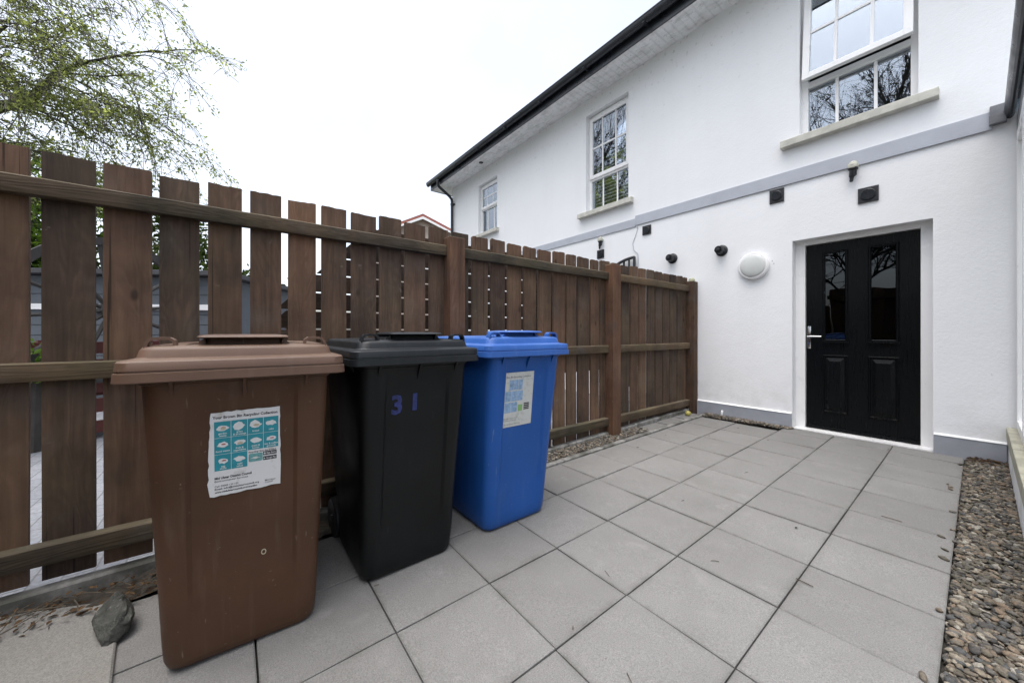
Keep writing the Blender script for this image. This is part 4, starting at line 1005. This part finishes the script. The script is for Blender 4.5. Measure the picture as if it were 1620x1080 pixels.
# overhanging tree: trunk outside the frame on the left, long limbs reaching over the neighbour's yard
tr = Tree(3); base = Vector((-10.6, -4.9, -.2))
trunk = [base, base + Vector((.05, .05, 1.5)), base + Vector((.1, .15, 3.0)), base + Vector((.2, .3, 4.4)), base + Vector((.25, .5, 6.2)), base + Vector((.3, .6, 8.0))]
tr.mb.tube(trunk, [.26, .21, .19, .17, .12, .06], 10, cap=False)
limb = [base + Vector((.15, .2, 3.6)), Vector((-10.15, -3.5, 4.55)), Vector((-9.94, -3.05, 4.85)), Vector((-9.70, -2.72, 4.92)), Vector((-9.55, -2.50, 5.18)), Vector((-9.42, -2.32, 5.42)), Vector((-9.13, -1.95, 5.60)), Vector((-8.7, -1.5, 5.66))]
tr.mb.tube(limb, [.13, .10, .085, .07, .055, .042, .028, .012], 8, cap=False)
droop = Vector((0, 0, -.55))
def limb_kids(pts, cnt, L, r0, dz, k2, leafy):
    for q in range(cnt):
        t = tr.r.uniform(.12, 1) * (len(pts) - 1); i = min(len(pts) - 2, int(t)); c = pts[i].lerp(pts[i + 1], t - i)
        d = RT * 1.0 + UP * (dz + tr.r.gauss(0, .22)) + FW * tr.r.gauss(0, .35)
        tr.branch(c, d, L * tr.r.uniform(.6, 1.25), r0 * tr.r.uniform(.6, 1.1), 0, droop, .10, k2, leafy, 5, .003, .5)
limb_kids(limb, 17, 2.0, .018, -.10, [(8, .42), (3, .5)], 12)
tops = []
for (z0, dz, L) in ((4.0, .02, 2.0), (4.9, .35, 2.6), (5.4, .55, 2.6), (6.0, .75, 2.6), (6.6, .6, 2.6), (7.2, .7, 2.4)):
    q = tr.branch(base + Vector((.2, .4, z0)), RT + UP * dz + FW * tr.r.gauss(0, .2), L, .065, 0, Vector((0, 0, -.15)), .07, None, 0, 6, .02); tops.append(q)
    limb_kids(q, 9, 2.1, .016, -.06, [(8, .42), (3, .5)], 10.5)
to = empty('overhanging_tree', tuple(base), 'sparse spring tree whose drooping branches reach over the fence at top left', 'tree')
def TB(t, root, lm, size, bark=M['bark']):
    off = root.location
    t.mb.v = [(p[0] - off.x, p[1] - off.y, p[2] - off.z) for p in t.mb.v]
    t.mb.build('trunk', bark, root, smooth=True)
    leaves_mesh('crown', np.array([tuple(q - off) for q in t.leaf]), size, lm, root)
TB(tr, to, M['leaf'], .056)
# leafy mass of bushes and small trees beyond the fence
def bush(name, c, rad, n_, lm, size, label, cat, seed, h0=0.0):
    r_ = random.Random(seed); root = empty(name, (c[0], c[1], G(c[0], c[1]) * 0), label, cat, 'bushes and trees beyond the fence'); b = MB(); pts = []
    for k in range(9):
        d = Vector((r_.gauss(0, .4), r_.gauss(0, .4), 1)).normalized(); e = Vector((d.x * rad[0], d.y * rad[1], h0 + rad[2] * 1.3 * r_.uniform(.7, 1)))
        b.tube([(0, 0, -.2), e * .5 + Vector((0, 0, .1)), e], [.05, .03, .008], 5, cap=False)
    b.build('trunk', M['bark_dark'], root)
    cl = [Vector((r_.uniform(-1, 1) * rad[0], r_.uniform(-1, 1) * rad[1], h0 + rad[2] * (.1 + 1.5 * r_.random()))) for _ in range(60)]
    cl = [q for q in cl if (q.x / rad[0]) ** 2 + (q.y / rad[1]) ** 2 + ((q.z - h0 - rad[2] * .85) / (rad[2])) ** 2 < 1.1]
    for _ in range(n_): q = r_.choice(cl); pts.append(q + Vector((r_.gauss(0, .17), r_.gauss(0, .17), r_.gauss(0, .15))) * (rad[0] / 1.1))
    leaves_mesh('crown', np.array([tuple(p) for p in pts]), size, lm, root); return root
bush('leafy_bush', (-12.4, -4.35), (1.7, 1.7, 1.95), 5200, M['leaf_bush'], .16, 'bright green small tree showing above the fence at far left', 'tree', 1, 1.7)
bush('leafy_bush', (-12.6, -2.3), (1.8, 1.8, 1.9), 7000, M['leaf_dark'], .15, 'dark green bush behind the spoked wheel', 'bush', 2, 1.2)
bush('leafy_bush', (-12.4, -.6), (1.5, 1.5, 1.25), 4200, M['leaf_dark'], .14, 'dark green bush right of the shed, seen through the gaps', 'bush', 5, .9)
bush('potted_shrub', (-4.4, .15), (.16, .16, .34), 260, M['leaf_yellow'], .10, 'yellow green shrub seen between the fence boards above the brown lid', 'shrub', 4, .35)
bush('low_shrub', (-5.3, -1.45), (.3, .3, .25), 600, M['leaf_bush'], .07, 'low bright green shrub behind the fence at far left', 'shrub', 9, .62)

# garden trees behind the camera: they are what the window panes mirror
def garden_tree(name, loc, h, seed, label):
    t = Tree(seed); b0 = Vector((0, 0, -.4))
    pts = t.branch(b0, UP, h * .62, .17, 0, Vector((0, 0, .1)), .05, None, 0, 7, .07)
    for k in range(20):
        i = t.r.uniform(2.5, len(pts) - 1.01); c = pts[int(i)].lerp(pts[int(i) + 1], i - int(i)); a = t.r.uniform(0, 2 * pi)
        t.branch(c, Vector((cos(a) * .75, sin(a) * .75, .9)), h * .33 * t.r.uniform(.7, 1.15), .06, 0, Vector((0, 0, .25)), .10, [(16, .5), (9, .48)], 3, 4, .012, .5)
    root = empty(name, (loc[0], loc[1], 0), label, 'tree', 'bare twigged trees behind the patio')
    t.mb.build('trunk', M['bark_dark'], root, smooth=True); leaves_mesh('crown', np.array([tuple(q) for q in t.leaf]), .09, M['leaf_mirror'], root); return root
def copy_tree(o, loc, rz, sc_, label):
    r_ = o.copy(); COL.objects.link(r_); r_.location = (loc[0], loc[1], 0); r_.rotation_euler.z = rz; r_.scale = (sc_,) * 3; r_['label'] = label
    for ch in o.children: c = ch.copy(); COL.objects.link(c); c.parent = r_
    return r_
g1 = garden_tree('garden_tree', (-3.2, -9.5), 13.0, 31, 'twiggy garden tree mirrored in the lower panes of the big window')
copy_tree(g1, (-14.5, -9.5), 1.9, 1.28, 'tall twiggy garden tree mirrored in the middle window')
copy_tree(g1, (-8.5, -12), 4.0, 1.1, 'twiggy garden tree standing between the two mirrored ones')
copy_tree(g1, (-18.5, -11), 5.2, 1.25, 'twiggy garden tree farthest to the left behind the patio')
copy_tree(g1, (-.6, -11.5), 3.0, .98, 'smaller twiggy garden tree farthest to the right behind the patio')
